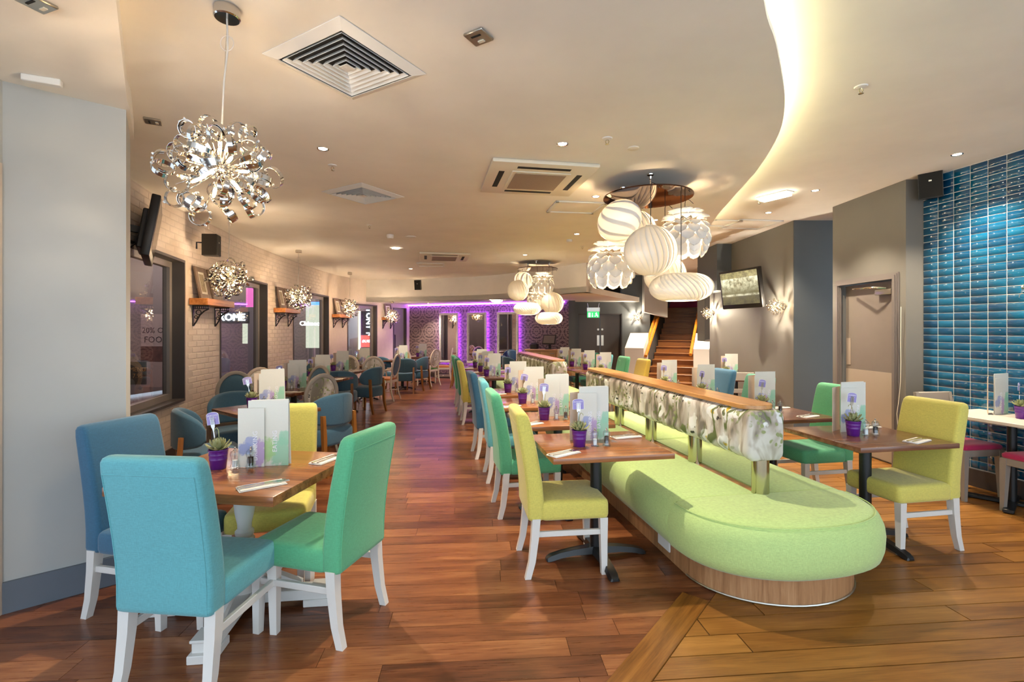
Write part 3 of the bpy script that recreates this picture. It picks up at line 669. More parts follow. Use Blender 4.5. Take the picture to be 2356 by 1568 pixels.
# ================================================================ FURNITURE
def ring3(hw, hd, r, z, cx=0, cy=0, n=3): return [(x, y, z) for x, y in rr(hw, hd, r, n, c=(cx, cy))]
def leg_loft(mb, pts):                        # list of (x, y, z, half size)
    mb.loft([[(x - s, y - s, z), (x + s, y - s, z), (x + s, y + s, z), (x - s, y + s, z)] for x, y, z, s in pts])
# ---- high-backed upholstered chair (faces +y)
def make_parsons(col, label):
    t = thing('dining_chair', label, 'chair'); m = M[col]
    yc = lambda z: -.205 - .09 * max(0, (z - .46) / .54) ** 1.4
    b = MB(); zs = [(.345, .012, .012), (.352, .003, .004), (.37, 0, 0), (.46, 0, 0), (.56, 0, .001), (.66, 0, .002), (.76, 0, .003), (.86, 0, .005), (.94, .001, .007), (.975, .004, .010), (.992, .010, .018), (1.0, .022, .030)]
    b.loft([ring3(.214 - i, .050 - j, .022, z, 0, yc(z)) for z, i, j in zs]); bk = b.build('backrest', m, t, ang=50)
    p = MB()
    for sx in (-1, 1):
        p.tube([(sx * .196, yc(z) - hd, z) for z, hd in ((.36, .047), (.46, .0495), (.56, .0485), (.66, .0475), (.76, .0465), (.86, .0445), (.93, .0422))], .003, 5)
    p.tube([(x, yc(.93) - .0422, .93) for x in (-.196, 0, .196)], .003, 5); p.build('piping', m, bk)
    s = MB(); s.loft([ring3(.214 - i, .215 - i, .03, z, 0, .035) for z, i in ((.345, .012), (.353, .003), (.37, 0), (.43, 0), (.449, .004), (.459, .014), (.464, .04))]); s.build('seat', m, t, ang=50)
    for sx in (-1, 1):
        f = MB(); leg_loft(f, [(sx * .192, .215, .35, .024), (sx * .193, .216, .2, .021), (sx * .194, .219, 0, .017)]); f.build('leg', M['white_wood'], t)
        f = MB(); leg_loft(f, [(sx * .192, -.205, .36, .025), (sx * .193, -.212, .25, .023), (sx * .195, -.230, .1, .020), (sx * .197, -.256, 0, .018)]); f.build('leg', M['white_wood'], t)
        MB().box(sx * .193 - .011, sx * .193 + .011, -.20, .205, .245, .278, .003, 1).build('stretcher', M['white_wood'], t)
    return t
PROTO = {}
def parsons(col, p, h, label, group=None):
    if 'parsons' not in PROTO:
        PROTO['parsons'] = make_parsons(col, label); PROTO['pcol'] = col; o = PROTO['parsons']; o.location = (p[0], p[1], 0); o.rotation_euler = (0, 0, -R(h)); return o
    return dup(PROTO['parsons'], (p[0], p[1], 0), h, label, group, None if col == PROTO['pcol'] else {M[PROTO['pcol']]: M[col]})
# ---- low barrel-backed chair on oak legs
def make_barrel(label):
    t = thing('barrel_chair', label, 'chair'); m = M['petrol']; rings = []; N = 22; A = 82
    for i in range(N + 1):
        a = R(-A + 2 * A * i / N); f = abs(2 * i / N - 1); top = .835 - .13 * f ** 2.6; bot = .50 + .045 * f ** 2; rad = .262; hz = (top - bot) / 2; e = .6 + .4 * min(1, (1 - f) * 9)
        rings.append([(-sin(a) * (rad + dr * e), -cos(a) * (rad * .92 + dr * e) + .03, bot + hz + dz * e - .0) for dr, dz in rr(.03, hz, .028, 3)])
    bk = MB().loft(rings).build('backrest', m, t, ang=50)
    MB().tube([(0, -.262 * .92 - .0 + .0, z) for z in (.52, .6, .7, .8)], .003, 5).build('seam', m, bk)
    s = MB(); out = lambda i: [(x, y) for x, y in rr(.235 - i, .235 - i, .11, 5, c=(0, .03))]
    s.loft([[(x, y, z) for x, y in out(i)] for z, i in ((.30, .012), (.31, .002), (.33, 0), (.43, 0), (.455, .006), (.472, .022), (.48, .06))]); s.build('seat', m, t, ang=50)
    for sx in (-1, 1):
        f = MB(); leg_loft(f, [(sx * .19, .20, .32, .020), (sx * .195, .21, 0, .014)]); f.build('leg', M['oak_leg'], t)
        f = MB(); leg_loft(f, [(sx * .205, -.175, .62, .019), (sx * .205, -.19, .40, .021), (sx * .205, -.20, .2, .019), (sx * .208, -.245, 0, .015)]); f.build('leg', M['oak_leg'], t)
    return t
def barrel(p, h, label):
    if 'barrel' not in PROTO:
        o = PROTO['barrel'] = make_barrel(label); o.location = (p[0], p[1], 0); o.rotation_euler = (0, 0, -R(h)); return o
    return dup(PROTO['barrel'], (p[0], p[1], 0), h, label)
# ---- oval-backed painted chair
def make_oval(label, back, inner, seat, frame, arms=False):
    t = thing('oval_back_chair', label, 'chair'); fm = M[frame]
    ang = R(9); cz, cy = .735, -.235
    def P(x, z, y=0): return (x, cy - (z) * sin(ang) + y * cos(ang), cz + z * cos(ang) + y * sin(ang))
    N = 28; rings = []
    for i in range(N):
        a = 2 * PI * i / N; c, s_ = cos(a), sin(a)
        rings.append([P((.195 + dr) * c, (.235 + dr) * s_, dy) for dr, dy in rr(.024, .017, .01, 2)])
    MB().loft(rings, False, True).build('back_frame', fm, t)
    for nm, mat_, y0, y1 in (('back_panel', back, -.004, -.018), ('back_pad', inner, .004, .026)):
        pr = []
        for k, (f, y) in enumerate(((1.0, y0), (.9, y0 + (y1 - y0) * .6), (.6, y0 + (y1 - y0) * .9), (.02, y1))):
            pr.append([P(.175 * f * cos(2 * PI * i / N), .215 * f * sin(2 * PI * i / N), y) for i in range(N)])
        MB().loft(pr, True).build(nm, M[mat_], t, ang=60)
    so = lambda i: rr(.235 - i, .225 - i, .09, 4, c=(0, .02))
    MB().loft([[(x, y, z) for x, y in so(i)] for z, i in ((.385, .004), (.39, 0), (.435, 0), (.44, .004))]).build('seat_frame', fm, t)
    MB().loft([[(x, y, z) for x, y in so(i)] for z, i in ((.44, .014), (.455, .010), (.475, .02), (.488, .05), (.494, .10))]).build('seat', M[seat], t, ang=50)
    for sx in (-1, 1):
        f = MB(); f.lathe([(.024, .40), (.026, .385), (.020, .37), (.024, .35), (.021, .2), (.014, .03), (.017, .02), (.012, 0)], 10, c=(sx * .195, .205)); f.build('leg', fm, t)
        f = MB(); f.tube([(sx * .17, cy + .03, .56), (sx * .185, -.20, .44), (sx * .19, -.195, .30), (sx * .195, -.225, .12), (sx * .20, -.27, 0)], [.020, .022, .020, .016, .013], 8); f.build('leg', fm, t)
        MB().tube([(sx * .193, .2, .2), (sx * .193, -.205, .2)], .010, 8).build('stretcher', fm, t)
        if arms:
            MB().tube([(sx * .185, -.235, .67), (sx * .245, -.1, .66), (sx * .25, .06, .655), (sx * .235, .09, .60), (sx * .225, .06, .44)], [.016, .017, .018, .016, .016], 8).build('armrest', fm, t)
    MB().tube([(-.193, 0, .2), (.193, 0, .2)], .010, 8).build('stretcher', fm, t)
    return t
OV = {}
def oval(p, h, label, back, inner, seat, frame='cream_wood', arms=False):
    k = (back, inner, seat, frame, arms)
    if k not in OV:
        o = OV[k] = make_oval(label, back, inner, seat, frame, arms); o.location = (p[0], p[1], 0); o.rotation_euler = (0, 0, -R(h)); return o
    return dup(OV[k], (p[0], p[1], 0), h, label)
# ---- grey slat-backed chair with magenta pad
def make_slat(label):
    t = thing('slat_back_chair', label, 'chair'); g = M['grey_wood']
    MB().box(-.20, .20, -.20, .20, .385, .445, .004, 1).build('seat_frame', g, t)
    MB().loft([ring3(.205 - i, .205 - i, .03, z) for z, i in ((.445, .004), (.452, 0), (.474, 0), (.486, .012), (.492, .04))]).build('seat', M['magenta'], t, ang=50)
    for sx in (-1, 1):
        f = MB(); leg_loft(f, [(sx * .182, .182, .44, .024), (sx * .182, .182, .38, .024), (sx * .19, .19, 0, .015)]); f.build('leg', g, t)
        f = MB(); leg_loft(f, [(sx * .182, -.262, .90, .016), (sx * .182, -.195, .46, .022), (sx * .182, -.19, .38, .022), (sx * .186, -.25, 0, .016)]); f.build('leg', g, t)
    MB().box(-.185, .185, -.285, -.245, .78, .90, .006, 1).build('top_rail', g, t)
    MB().box(-.17, .17, -.245, -.222, .60, .66, .004, 1).build('back_rail', g, t)
    return t
def slat(p, h, label):
    if 'slat' not in PROTO:
        o = PROTO['slat'] = make_slat(label); o.location = (p[0], p[1], 0); o.rotation_euler = (0, 0, -R(h)); return o
    return dup(PROTO['slat'], (p[0], p[1], 0), h, label)
# ---- pedestal table on a black cross base
def make_pedestal(label, m, wx=.765, wy=.68, th=.034):
    t = thing('pedestal_table', label, 'table')
    MB().box(-wx / 2, wx / 2, -wy / 2, wy / 2, .75 - th, .75, .004, 2).build('tabletop', M[m], t)
    for y in (-.2, .2): MB().box(-wx * .34, wx * .34, y - .022, y + .022, .75 - th - .026, .75 - th).build('cleat', M['table_dark'], t, smooth=False)
    MB().lathe([(.038, .05), (.038, .60), (.038, .69)], 20).build('pole', M['black'], t)
    MB().box(-.13, .13, -.13, .13, .684, .694).build('mounting_plate', M['black'], t, smooth=False)
    for k in range(4):
        a = PI / 2 * k; f = MB(); rings = []
        for d, hw, zb, zt in ((.0, .045, .035, .085), (.06, .040, .035, .075), (.16, .034, .032, .066), (.25, .033, .020, .052), (.31, .034, .006, .036), (.335, .030, .002, .022), (.342, .022, .004, .014)):
            rings.append([(d, y, z) for y, z in ((-hw, zb), (hw, zb), (hw * .72, zt), (-hw * .72, zt))])
        f.loft(rings, M=Matrix.Rotation(a, 4, 'Z')); o = f.build('base_arm', M['black'], t, ang=30)
        MB().lathe([(.012, 0), (.014, .006), (.010, .01)], 10).build('glide', M['white_plastic'], o, (.315 * cos(a), .315 * sin(a), 0))
    return t
def pedestal(p, h, label, m='table'):
    k = 'ped' + m
    if k not in PROTO:
        o = PROTO[k] = make_pedestal(label, m); o.location = (p[0], p[1], 0); o.rotation_euler = (0, 0, -R(h)); return o
    return dup(PROTO[k], (p[0], p[1], 0), h, label)

# ================================================================ LIME BENCHES with floral back rest (local x across, y along)
def tuft(L, z0, z1, hd):
    mb = MB(); nu = int(L / .0155); nz = 13; prof = []
    def disp(u, z):
        a = u / .125; b = (z - z0) / (z1 - z0) * 1.0
        k = abs(sin(PI * (a + .55 * b))) * abs(sin(PI * (a - .55 * b)))
        e = min(1, b * 6) * min(1, (1 - b) * 6); fold = abs(sin(PI * a * 1.0))
        return .046 * (.5 * math.sqrt(k) + .5 * math.sqrt(fold)) * (.35 + .65 * e)
    rings = []
    for i in range(nu + 1):
        u = L * i / nu; e = min(1.0, min(u, L - u) / .03); e = math.sqrt(max(0, 1 - (1 - e) ** 2)); fl = min(1.0, min(u, L - u) / .10)
        ring = []
        for side in (1, -1):
            for k in range(nz + 1):
                z = (z0 + (z1 - z0) * k / nz) if side == 1 else (z1 - (z1 - z0) * k / nz)
                b = (z - z0) / (z1 - z0); rnd = .028 * (max(0, 1 - b / .12) ** 2 + max(0, 1 - (1 - b) / .12) ** 2)
                x = (hd - .046 - rnd + (disp(u, z) if fl >= 1 else .04 * (1 - fl) + disp(u, z) * fl)) * (.82 + .18 * e)
                ring.append((side * x, u, z + (.012 * (1 - e) * (1 if b < .5 else -1))))
        rings.append(ring)
    return mb.loft(rings)
def make_bench(label, L, near_end, m='lime'):
    t = thing('banquette_bench', label, 'bench', BP, -10); HW = .645; zb, zt = .17, .475
    def sect(i):                                        # side cushion cross-section, x from 0.03 outwards
        o = [(.035 + i, zb + i), (HW - .10, zb + i), (HW - .035, zb + .02 + i), (HW - .008 - i, zb + .08), (HW - i, (zb + zt) / 2), (HW - .006 - i, zt - .10), (HW - .035 - i * .5, zt - .045), (HW - .085, zt - .014 - i), (HW - .16, zt - .002 - i), (HW * .5, zt - i), (.035 + i, zt - .006 - i)]
        return o
    nseg = 2; sl = L / nseg
    for sx in (-1, 1):
        for k in range(nseg):
            y0, y1 = k * sl + .002, (k + 1) * sl - .002
            b = MB(); b.loft([[(sx * x, y, z) for x, z in sect(i)] for y, i in ((y0, .014), (y0 + .006, .004), (y0 + .02, 0), (y1 - .02, 0), (y1 - .006, .004), (y1, .014))]); b.build('seat_cushion', M[m], t, ang=60)
    for end, yy, sg in ((near_end, 0, -1), (False, L, 1)):
        if not end: continue
        def outl(i, nn=30):
            o = []
            for k in range(nn + 1):
                a = PI + PI * k / nn; ca, sa = cos(a), sin(a); e = .86
                o.append(((HW - i) * math.copysign(abs(ca) ** e, ca), (.54 - i) * math.copysign(abs(sa) ** e, sa) - .002))
            return o
        b = MB(); b.loft([[(x, y, z) for x, y in outl(i)] for z, i in ((zb, .10), (zb + .006, .05), (zb + .03, .018), (zb + .08, .004), ((zb + zt) / 2, 0), (zt - .10, .006), (zt - .045, .028), (zt - .016, .07), (zt - .003, .14), (zt, .26))])
        ec = b.build('end_cushion', M[m], t, ang=75)
        p = MB(); p.tube([(x, y, zt - .024) for x, y in outl(.046)], .0035, 5); 
        for a in (PI * 1.22, PI * 1.62):
            p.tube([((HW + .001 - i) * cos(a), (.54 + .001 - i) * sin(a), z) for z, i in ((zb + .03, .018), (zb + .08, .004), ((zb + zt) / 2, 0), (zt - .10, .006), (zt - .045, .028))], .0028, 5)
        p.build('piping', M[m], ec)
        def pl(i, nn=24): return [((HW - .13 - i) * cos(PI + PI * k / nn), (.43 - i) * sin(PI + PI * k / nn)) for k in range(nn + 1)]
        MB().prism(pl(0), 0, .2).build('end_plinth', M['plinth'], t, ang=50)
        q = MB(); q.tube([(x, y, .008) for x, y in pl(-.004)], .006, 6); q.build('bead', M['steel'], t)
    HP = HW - .13
    for sx in (-1, 1):
        for k in range(nseg):
            MB().box(min(sx * HP, sx * (HP - .02)), max(sx * HP, sx * (HP - .02)), k * sl + .003, (k + 1) * sl - .003, 0, .2).build('plinth_panel', M['plinth'], t, smooth=False)
    MB().box(-HP + .02, HP - .02, .0, L, .01, .18).build('carcass', M['void'], t, smooth=False)
    if near_end: MB().box(-HP - .012, -HP, .20, .36, .05, .14, .003, 1).build('socket_plate', M['white_plastic'], t)
    MB().box(-.032, .032, .03, L - .03, .42, .462).build('divider_strip', M['rail_oak'], t, smooth=False)
    n = max(2, round(L / .77) + 1)
    for k in range(n):
        y = .02 + (L - .06) * k / (n - 1)
        MB().lathe([(.052, .44), (.052, .72)], 20).build('post', M['brass'], t, (0, y, 0))
    bp = tuft(L + .02, .685, 1.0, .135).build('back_pad', M['floral'], t, (0, -.045, 0), ang=80)
    r_ = MB(); o = lambda i: [((.115 - i) * (1 if x > 0 else -1) if abs(x) > .114 else x, y) for x, y in rr(.115, (L + .02) / 2, .10, 5, c=(0, L / 2))]
    def rl(i): return [(x * (1 - i / .115), L / 2 + (y - L / 2) * (1 - i / (L / 2))) for x, y in rr(.115, L / 2 + .01, .10, 6, c=(0, L / 2))]
    r_.loft([[(x, y, z) for x, y in rl(i)] for z, i in ((.998, .004), (1.002, 0), (1.026, 0), (1.030, .004))]); r_.build('top_rail', M['rail_oak'], t)
    return t
make_bench('lime green island bench with rounded end and tufted floral back rest', 3.12, True)
b2 = make_bench('second lime island bench with floral back, behind the rounded one', 3.05, False); b2.location = BP + BU * 4.78
def bp(v, u): return BP + BV * v + BU * u

# ================================================================ TABLES, CHAIRS
TABLES = []        # (phrase, position, heading, size, detail)
ORD = ('first', 'second', 'third', 'fourth')
LEFT_U = (.34, 1.29, 2.22, 3.13); LEFT_C = ('yellow', 'green', 'teal', 'blue')
for i in range(4):
    p = bp(-.975, LEFT_U[i]); ph = '%s aisle table beside the rounded lime bench' % ORD[i]
    pedestal(p, -10, 'small wooden pedestal table, %s on the aisle side of the rounded lime bench' % ORD[i]); TABLES.append((ph, p, -10, (.765, .68), 2 if i < 2 else 1, 'aisle'))
    c = bp(-1.235 + (.02, -.015, .01, -.02)[i], LEFT_U[i] - .02 + (0, .02, .0, .02)[i])
    parsons(LEFT_C[i], c, 80 + (3, 0, 2, -2)[i], '%s high-backed chair at the %s' % (LEFT_C[i], ph))
FAR_U = (5.25, 6.15, 7.1); FAR_C = ('yellow', 'deepgreen', 'green')
for i in range(3):
    p = bp(-.975, FAR_U[i]); ph = '%s aisle table beside the far bench' % ORD[i]
    pedestal(p, -10, 'small dark wooden table, %s on the aisle side of the far bench' % ORD[i], 'table_dark'); TABLES.append((ph, p, -10, (.765, .68), 1, 'aisle'))
    parsons(FAR_C[i], bp(-1.25, FAR_U[i] - .02), 80, '%s high-backed chair at the %s' % (FAR_C[i].replace('deepgreen', 'dark green'), ph))
R_U = (.26, 1.22, 2.2, 3.05); R_C = ('yellow', 'green', 'deepgreen', 'blue'); R_V = (1.25, 1.36, 1.30, 1.42)
for i in range(4):
    p = bp(1.02, R_U[i]); ph = '%s wall-side table beside the rounded lime bench' % ORD[i]
    pedestal(p, -10, 'small dark table, %s on the wall side of the rounded lime bench' % ORD[i], 'table_dark'); TABLES.append((ph, p, -10, (.765, .68), 2 if i < 1 else 1, 'wall'))
    parsons(R_C[i], bp(R_V[i], R_U[i] - .06), 260, '%s high-backed chair at the %s' % (R_C[i].replace('deepgreen', 'sea green'), ph))
RF_U = (5.3, 6.15, 7.0, 7.85); RF_C = ('mustard', 'green', 'teal', 'deepgreen')
for i in range(4):
    p = bp(1.0, RF_U[i]); ph = '%s wall-side table beside the far bench' % ORD[i]
    pedestal(p, -10, 'small dark table, %s on the wall side of the far bench' % ORD[i], 'table_dark'); TABLES.append((ph, p, -10, (.765, .68), 1, 'wall'))
    parsons(RF_C[i], bp(1.36, RF_U[i] - .06), 260, '%s high-backed chair at the %s' % (RF_C[i].replace('deepgreen', 'dark green'), ph))
# ---- near square table on a turned white pedestal, four coloured chairs
NT_P, NT_H, NT_W, NT_D = Vector((-1.455, 2.67, 0)), 9, .90, .80
nt = thing('farmhouse_table', 'square wooden table on a turned white pedestal among four coloured chairs', 'table', NT_P, NT_H)
MB().box(-NT_W / 2, NT_W / 2, -NT_D / 2, NT_D / 2, .703, .75, .005, 2).build('tabletop', M['table'], nt)
MB().lathe([(.062, .09), (.062, .17), (.05, .19), (.042, .22), (.052, .25), (.056, .28), (.046, .32), (.036, .335), (.050, .35), (.050, .372), (.037, .38), (.047, .395), (.047, .412), (.035, .425), (.036, .45), (.048, .51), (.054, .57), (.050, .62), (.038, .66), (.034, .675), (.048, .685), (.060, .703)], 28).build('pedestal', M['white_wood'], nt)
for k in range(4):
    b = MB(); b.box(.04, .45, -.05, .05, .035, .090, .004, 1).box(.32, .475, -.06, .06, 0, .04, .004, 1).box(.35, .46, -.055, .055, .086, .10, .003, 1)
    b.build('foot', M['white_wood'], nt, rot=(0, 0, PI / 2 * k + R(16)))
    br = MB(); br.loft([[(x, y, z) for y, z in ((-.022, zz), (.022, zz), (.022, zz + .04), (-.022, zz + .04))] for x, zz in ((.05, .26), (.10, .20), (.17, .14), (.26, .10), (.30, .085))]); br.build('brace', M['white_wood'], nt, rot=(0, 0, PI / 2 * k + R(16)))
TABLES.append(('square table with four coloured chairs', NT_P, NT_H, (NT_W, NT_D), 3, 'near'))
parsons('teal', (-1.39, 2.235), 6, 'teal high-backed chair at the square table, its back to the camera')
parsons('green', (-1.00, 2.57), 285, 'green high-backed chair at the square table, beside the aisle')
parsons('yellow', (-1.475, 3.04), 166, 'yellow high-backed chair on the far side of the square table')
parsons('blue', (-1.93, 2.70), 103, 'blue high-backed chair between the square table and white pillar')
# ---- tables along the brick wall
WT = [((-2.36, 4.72), 38), ((-2.78, 6.25), 30), ((-2.98, 7.62), 8), ((-3.16, 9.05), 12), ((-3.22, 10.62), 8), ((-2.78, 12.45), 6), ((-2.55, 13.95), 0)]
WO = ('first', 'second', 'third', 'fourth', 'fifth', 'sixth', 'seventh')
for i, ((x, y), h) in enumerate(WT):
    ph = '%s table along the brick wall' % WO[i]
    pedestal((x, y), h, 'dark wooden pedestal table, %s along the white brick wall' % WO[i], 'table_dark'); TABLES.append((ph, Vector((x, y, 0)), h, (.765, .68), 2 if i == 0 else 1, 'brick'))
barrel((-2.68, 4.28), 55, 'petrol blue barrel chair below the window at the first brick-wall table')
barrel((-1.99, 5.28), -62, 'petrol blue barrel chair behind the yellow chair at the first brick-wall table')
barrel((-2.90, 5.20), 140, 'petrol blue barrel chair on the wall side of the first brick-wall table')
oval((-3.36, 5.88), 160, 'grey oval-backed chair with plain blue pad against the brick wall', 'petrol', 'petrol', 'petrol', 'grey_wood')
oval((-3.46, 6.5), 178, 'cream oval-backed chair with pale floral pad behind the grey oval chair', 'floral_pale', 'floral_pale', 'petrol')
oval((-2.44, 5.95), -52, 'grey oval-backed chair with dark floral back at the second brick-wall table', 'floral', 'petrol', 'petrol', 'grey_wood')
oval((-2.90, 6.9), 205, 'grey oval-backed chair with blue pad facing the dark floral one', 'floral', 'petrol', 'petrol', 'grey_wood')
barrel((-3.42, 7.3), 150, 'petrol blue barrel chair by the second window, wall side')
barrel((-2.86, 8.22), -8, 'petrol blue barrel chair with a centre back seam at the fourth brick-wall table')
barrel((-2.63, 8.98), -72, 'petrol blue barrel chair on the aisle side of the fourth brick-wall table')
oval((-3.36, 8.45), 150, 'cream oval-backed chair with blue pad between second window and second shelf', 'petrol', 'petrol', 'petrol')
oval((-3.34, 9.78), 182, 'cream oval-backed chair with white flower pad facing the camera', 'floral', 'floral', 'petrol')
oval((-2.78, 9.88), -14, 'cream oval-backed chair with sketchy floral back and green seat at fifth table', 'floral_pale', 'petrol', 'leafgreen')
oval((-2.72, 10.55), -82, 'cream oval armchair with orange seat on the aisle side of fifth table', 'petrol', 'petrol', 'orange', 'cream_wood', True)
barrel((-2.55, 11.72), -8, 'petrol blue barrel chair in front of the sixth brick-wall table')
barrel((-2.36, 12.38), -75, 'petrol blue barrel chair on the aisle side of the sixth table')
barrel((-3.25, 12.1), 150, 'petrol blue barrel chair on the wall side of the sixth table')
oval((-2.98, 13.2), 180, 'cream oval-backed chair with golden floral pad near the street door', 'floral_gold', 'floral_gold', 'petrol')
oval((-2.28, 13.35), -62, 'cream oval-backed chair with pale floral back and green seat by the mirrors', 'floral_pale', 'petrol', 'leafgreen')
oval((-1.98, 14.1), -95, 'cream oval-backed chair with orange seat nearest the damask wall', 'petrol', 'petrol', 'orange')
barrel((-1.35, 12.9), 90, 'petrol blue barrel chair beyond the far aisle chairs')
barrel((-.42, 12.9), -60, 'petrol blue barrel chair in front of the third mirror')
barrel((.0, 12.45), 60, 'petrol blue barrel chair between third mirror and far bench')
# ---- white table by the tiles and grey table under the television
gt = thing('wall_table', 'white topped table on a black cross base against the teal tiles', 'table', (4.30, 4.22, 0), 168)
MB().box(-.33, .33, -.42, .42, .722, .75, .003, 1).build('tabletop', paint('white_tabletop', (226, 214, 198), .3, .03, 6), gt)
MB().lathe([(.032, .03), (.032, .71)], 18).build('pole', M['black'], gt); MB().box(-.12, .12, -.12, .12, .712, .722).build('mounting_plate', M['black'], gt, smooth=False)
for k in range(4): MB().box(.0, .33, -.035, .035, .004, .035, .006, 1).build('base_arm', M['black'], gt, rot=(0, 0, PI / 2 * k + .5))
TABLES.append(('white table by the teal tiles', Vector((4.36, 4.27, 0)), 168, (.5, .7), 1, 'tiles'))
slat((4.13, 4.52), 172, 'grey wooden chair with magenta seat behind the yellow chair by the tiles')
slat((4.30, 3.92), -8, 'grey wooden chair with magenta seat nearest the camera by the tiles')
pedestal((3.62, 7.95), 0, 'grey topped table against the taupe wall below the television', 'grey_wood'); TABLES.append(('grey table below the television', Vector((3.62, 7.95, 0)), 0, (.5, .5), 1, 'tv'))
slat((3.28, 7.25), 8, 'grey wooden chair with magenta seat at the table below the television')
# ---- service counter with till
ct = thing('counter', 'low oak service counter against the damask wall', 'counter', (.98, 13.50, 0), 24)
MB().box(-.55, .75, -.22, .2, .0, .94).build('body', M['counter'], ct, smooth=False)
MB().box(-.58, .78, -.26, .22, .94, .98, .004, 1).build('worktop', M['counter'], ct)
for x0, x1 in ((-.54, -.12), (-.11, .31), (.32, .74)):
    d_ = MB().box(x0, x1, -.24, -.22, .06, .92, .003, 1).build('door', M['counter'], ct); MB().box(x1 - .16, x1 - .04, -.252, -.24, .86, .875).build('handle', M['steel'], d_, smooth=False)
pos = thing('till', 'black touchscreen till standing on the oak counter', 'till', (1.02, 13.42, .98), 25)
MB().box(-.09, .09, -.08, .08, 0, .02).box(-.03, .03, .02, .07, .02, .2).build('stand', M['black_plastic'], pos, smooth=False)
sc_ = MB().box(-.19, .19, -.02, .02, -.14, .14, .006, 1).build('screen', M['black_plastic'], pos, (0, 0, .26), (R(-22), 0, 0)); MB().box(-.16, .16, -.024, -.02, -.11, .11).build('display', plain('till_glass', (120, 112, 104), .1), sc_, smooth=False)
tag(MB().box(-.1, .1, -.09, .09, 0, .14, .01, 1).box(-.07, .07, -.05, .05, .14, .16).build('receipt_printer', M['black_plastic'], None, (.62, 13.66, .98), (0, 0, R(-24))), 'black receipt printer beside the till', 'printer')

# ================================================================ TABLEWARE
leaf_me = None
def leaf_mesh():
    b = MB(); b.loft([[(w_ * cx_, y, z + (.004 if abs(cx_) < .1 else (.0 if True else 0)) * 1 - (.003 if k == 2 else 0)) for k, cx_ in enumerate((-1, 0, 1))] + [(0, y, z - th)] for y, w_, z, th in ((0, .004, 0, .003), (.015, .010, .002, .005), (.032, .012, .006, .005), (.046, .007, .012, .003), (.056, .001, .018, .001))])
    return b.mesh('leaf', M['succulent'], ang=60)
LEAF = leaf_mesh()
def leaf_set(rng):
    out = []
    for ring, n, tilt, sc, z in ((0, 9, 12, 1.06, .102), (1, 9, 32, 1.02, .108), (2, 8, 52, .92, .112), (3, 6, 70, .74, .116)):
        for k in range(n):
            a = 2 * PI * (k + .5 * (ring % 2)) / n + rng.uniform(-.12, .12); out.append((a, R(tilt + rng.uniform(-7, 7)), sc * rng.uniform(.9, 1.08), z, .028 - .005 * ring))
    return out
POT = MB().lathe([(.036, 0), (.038, .002), (.043, .05), (.0445, .052), (.0435, .055), (.045, .075), (.0465, .077), (.0455, .08), (.048, .100), (.050, .102), (.050, .106), (.046, .106), (.044, .09), (.001, .09)], 28).mesh('pot', M['pot'], ang=40)
ROS = {}
def rosette(seed):
    if seed not in ROS:
        b = MB()
        for a, tl, sc, z, r_ in leaf_set(random.Random(seed)):
            Mx = TR(-sin(a) * r_ * .4, cos(a) * r_ * .4, z, a, tl, 0, sc); b.add([v.co for v in LEAF.vertices], [tuple(f.vertices) for f in LEAF.polygons], Mx)
        ROS[seed] = b.mesh('rosette', M['succulent'], ang=60, fix=False)
    return ROS[seed]
def fork_pts(): return [(0, 0, -.02), (0, .004, .05), (0, .0, .085)]
def make_fork():
    b = MB(); b.loft([[(x, y, z) for x, y in ((-w_, -.0012), (w_, -.0012), (w_, .0012), (-w_, .0012))] for z, w_ in ((-.10, .005), (-.06, .0055), (0, .0032), (.04, .0026), (.055, .006), (.066, .0115), (.078, .0125))])
    for x in (-.0105, -.0035, .0035, .0105): b.loft([[(x - w_, -.001, z), (x + w_, -.001, z), (x + w_, .001, z), (x - w_, .001, z)] for z, w_ in ((.076, .0022), (.12, .0013))])
    return b.mesh('fork', M['chrome'], smooth=False)
FORK = make_fork()
KNIFE = MB().loft([[(x, y, z) for x, y in ((-w_, -t_), (w_, -t_), (w_, t_), (-w_, t_))] for z, w_, t_ in ((-.11, .006, .003), (-.02, .0065, .003), (-.01, .005, .002), (0, .009, .0012), (.07, .0095, .001), (.11, .002, .0008))]).mesh('knife', M['chrome'], smooth=False)
def arch(w_, h_, r_): return [(-w_, 0), (w_, 0)] + [(w_ * cos(R(a)), h_ - r_ + r_ * sin(R(a))) for a in (0, 22, 45, 67, 90, 113, 135, 158, 180)]
CARD = MB().loft([[(x, y, z) for x, z in arch(.036, .066, .014)] for y in (-.0006, .0006)]).mesh('card', M['lilac'], smooth=False)
CARD_W = MB().loft([[(x, y, z) for x, z in arch(.0385, .0685, .015)] for y in (.0002, .0014)]).mesh('card_border', M['print_white'], smooth=False)
HOLD = MB().tube([(-.002, 0, 0), (-.012, .01, .05), (-.016, .012, .085), (-.026, .012, .098), (-.036, .012, .092), (-.038, .012, .082)], .0022, 5).mesh('plant_stalk', M['succulent'])
def glass_body(): return MB().lathe([(.025, 0), (.026, .006), (.019, .022), (.021, .036), (.018, .052), (.023, .066), (.0245, .078), (.021, .090), (.010, .098)], 18)
MILL = glass_body().mesh('body', M['clear']); MILL_T = MB().lathe([(.010, .096), (.008, .100), (.0035, .104), (.006, .109), (.004, .114), (.001, .115)], 12).mesh('cap', M['chrome'])
CORE = MB().lathe([(.0025, .055), (.0025, .097)], 8).mesh('spindle', M['chrome'])
FILL_S = MB().lathe([(.012, .006), (.014, .03), (.0125, .042)], 12).mesh('filling', M['salt']); FILL_P = MB().lathe([(.012, .010), (.0145, .03), (.0135, .058)], 12).mesh('filling', M['pepper'])
MENU_E = MB().box(-.105, .105, -.0015, .0015, 0, .362).mesh('cover', M['menu_eat'], smooth=False)
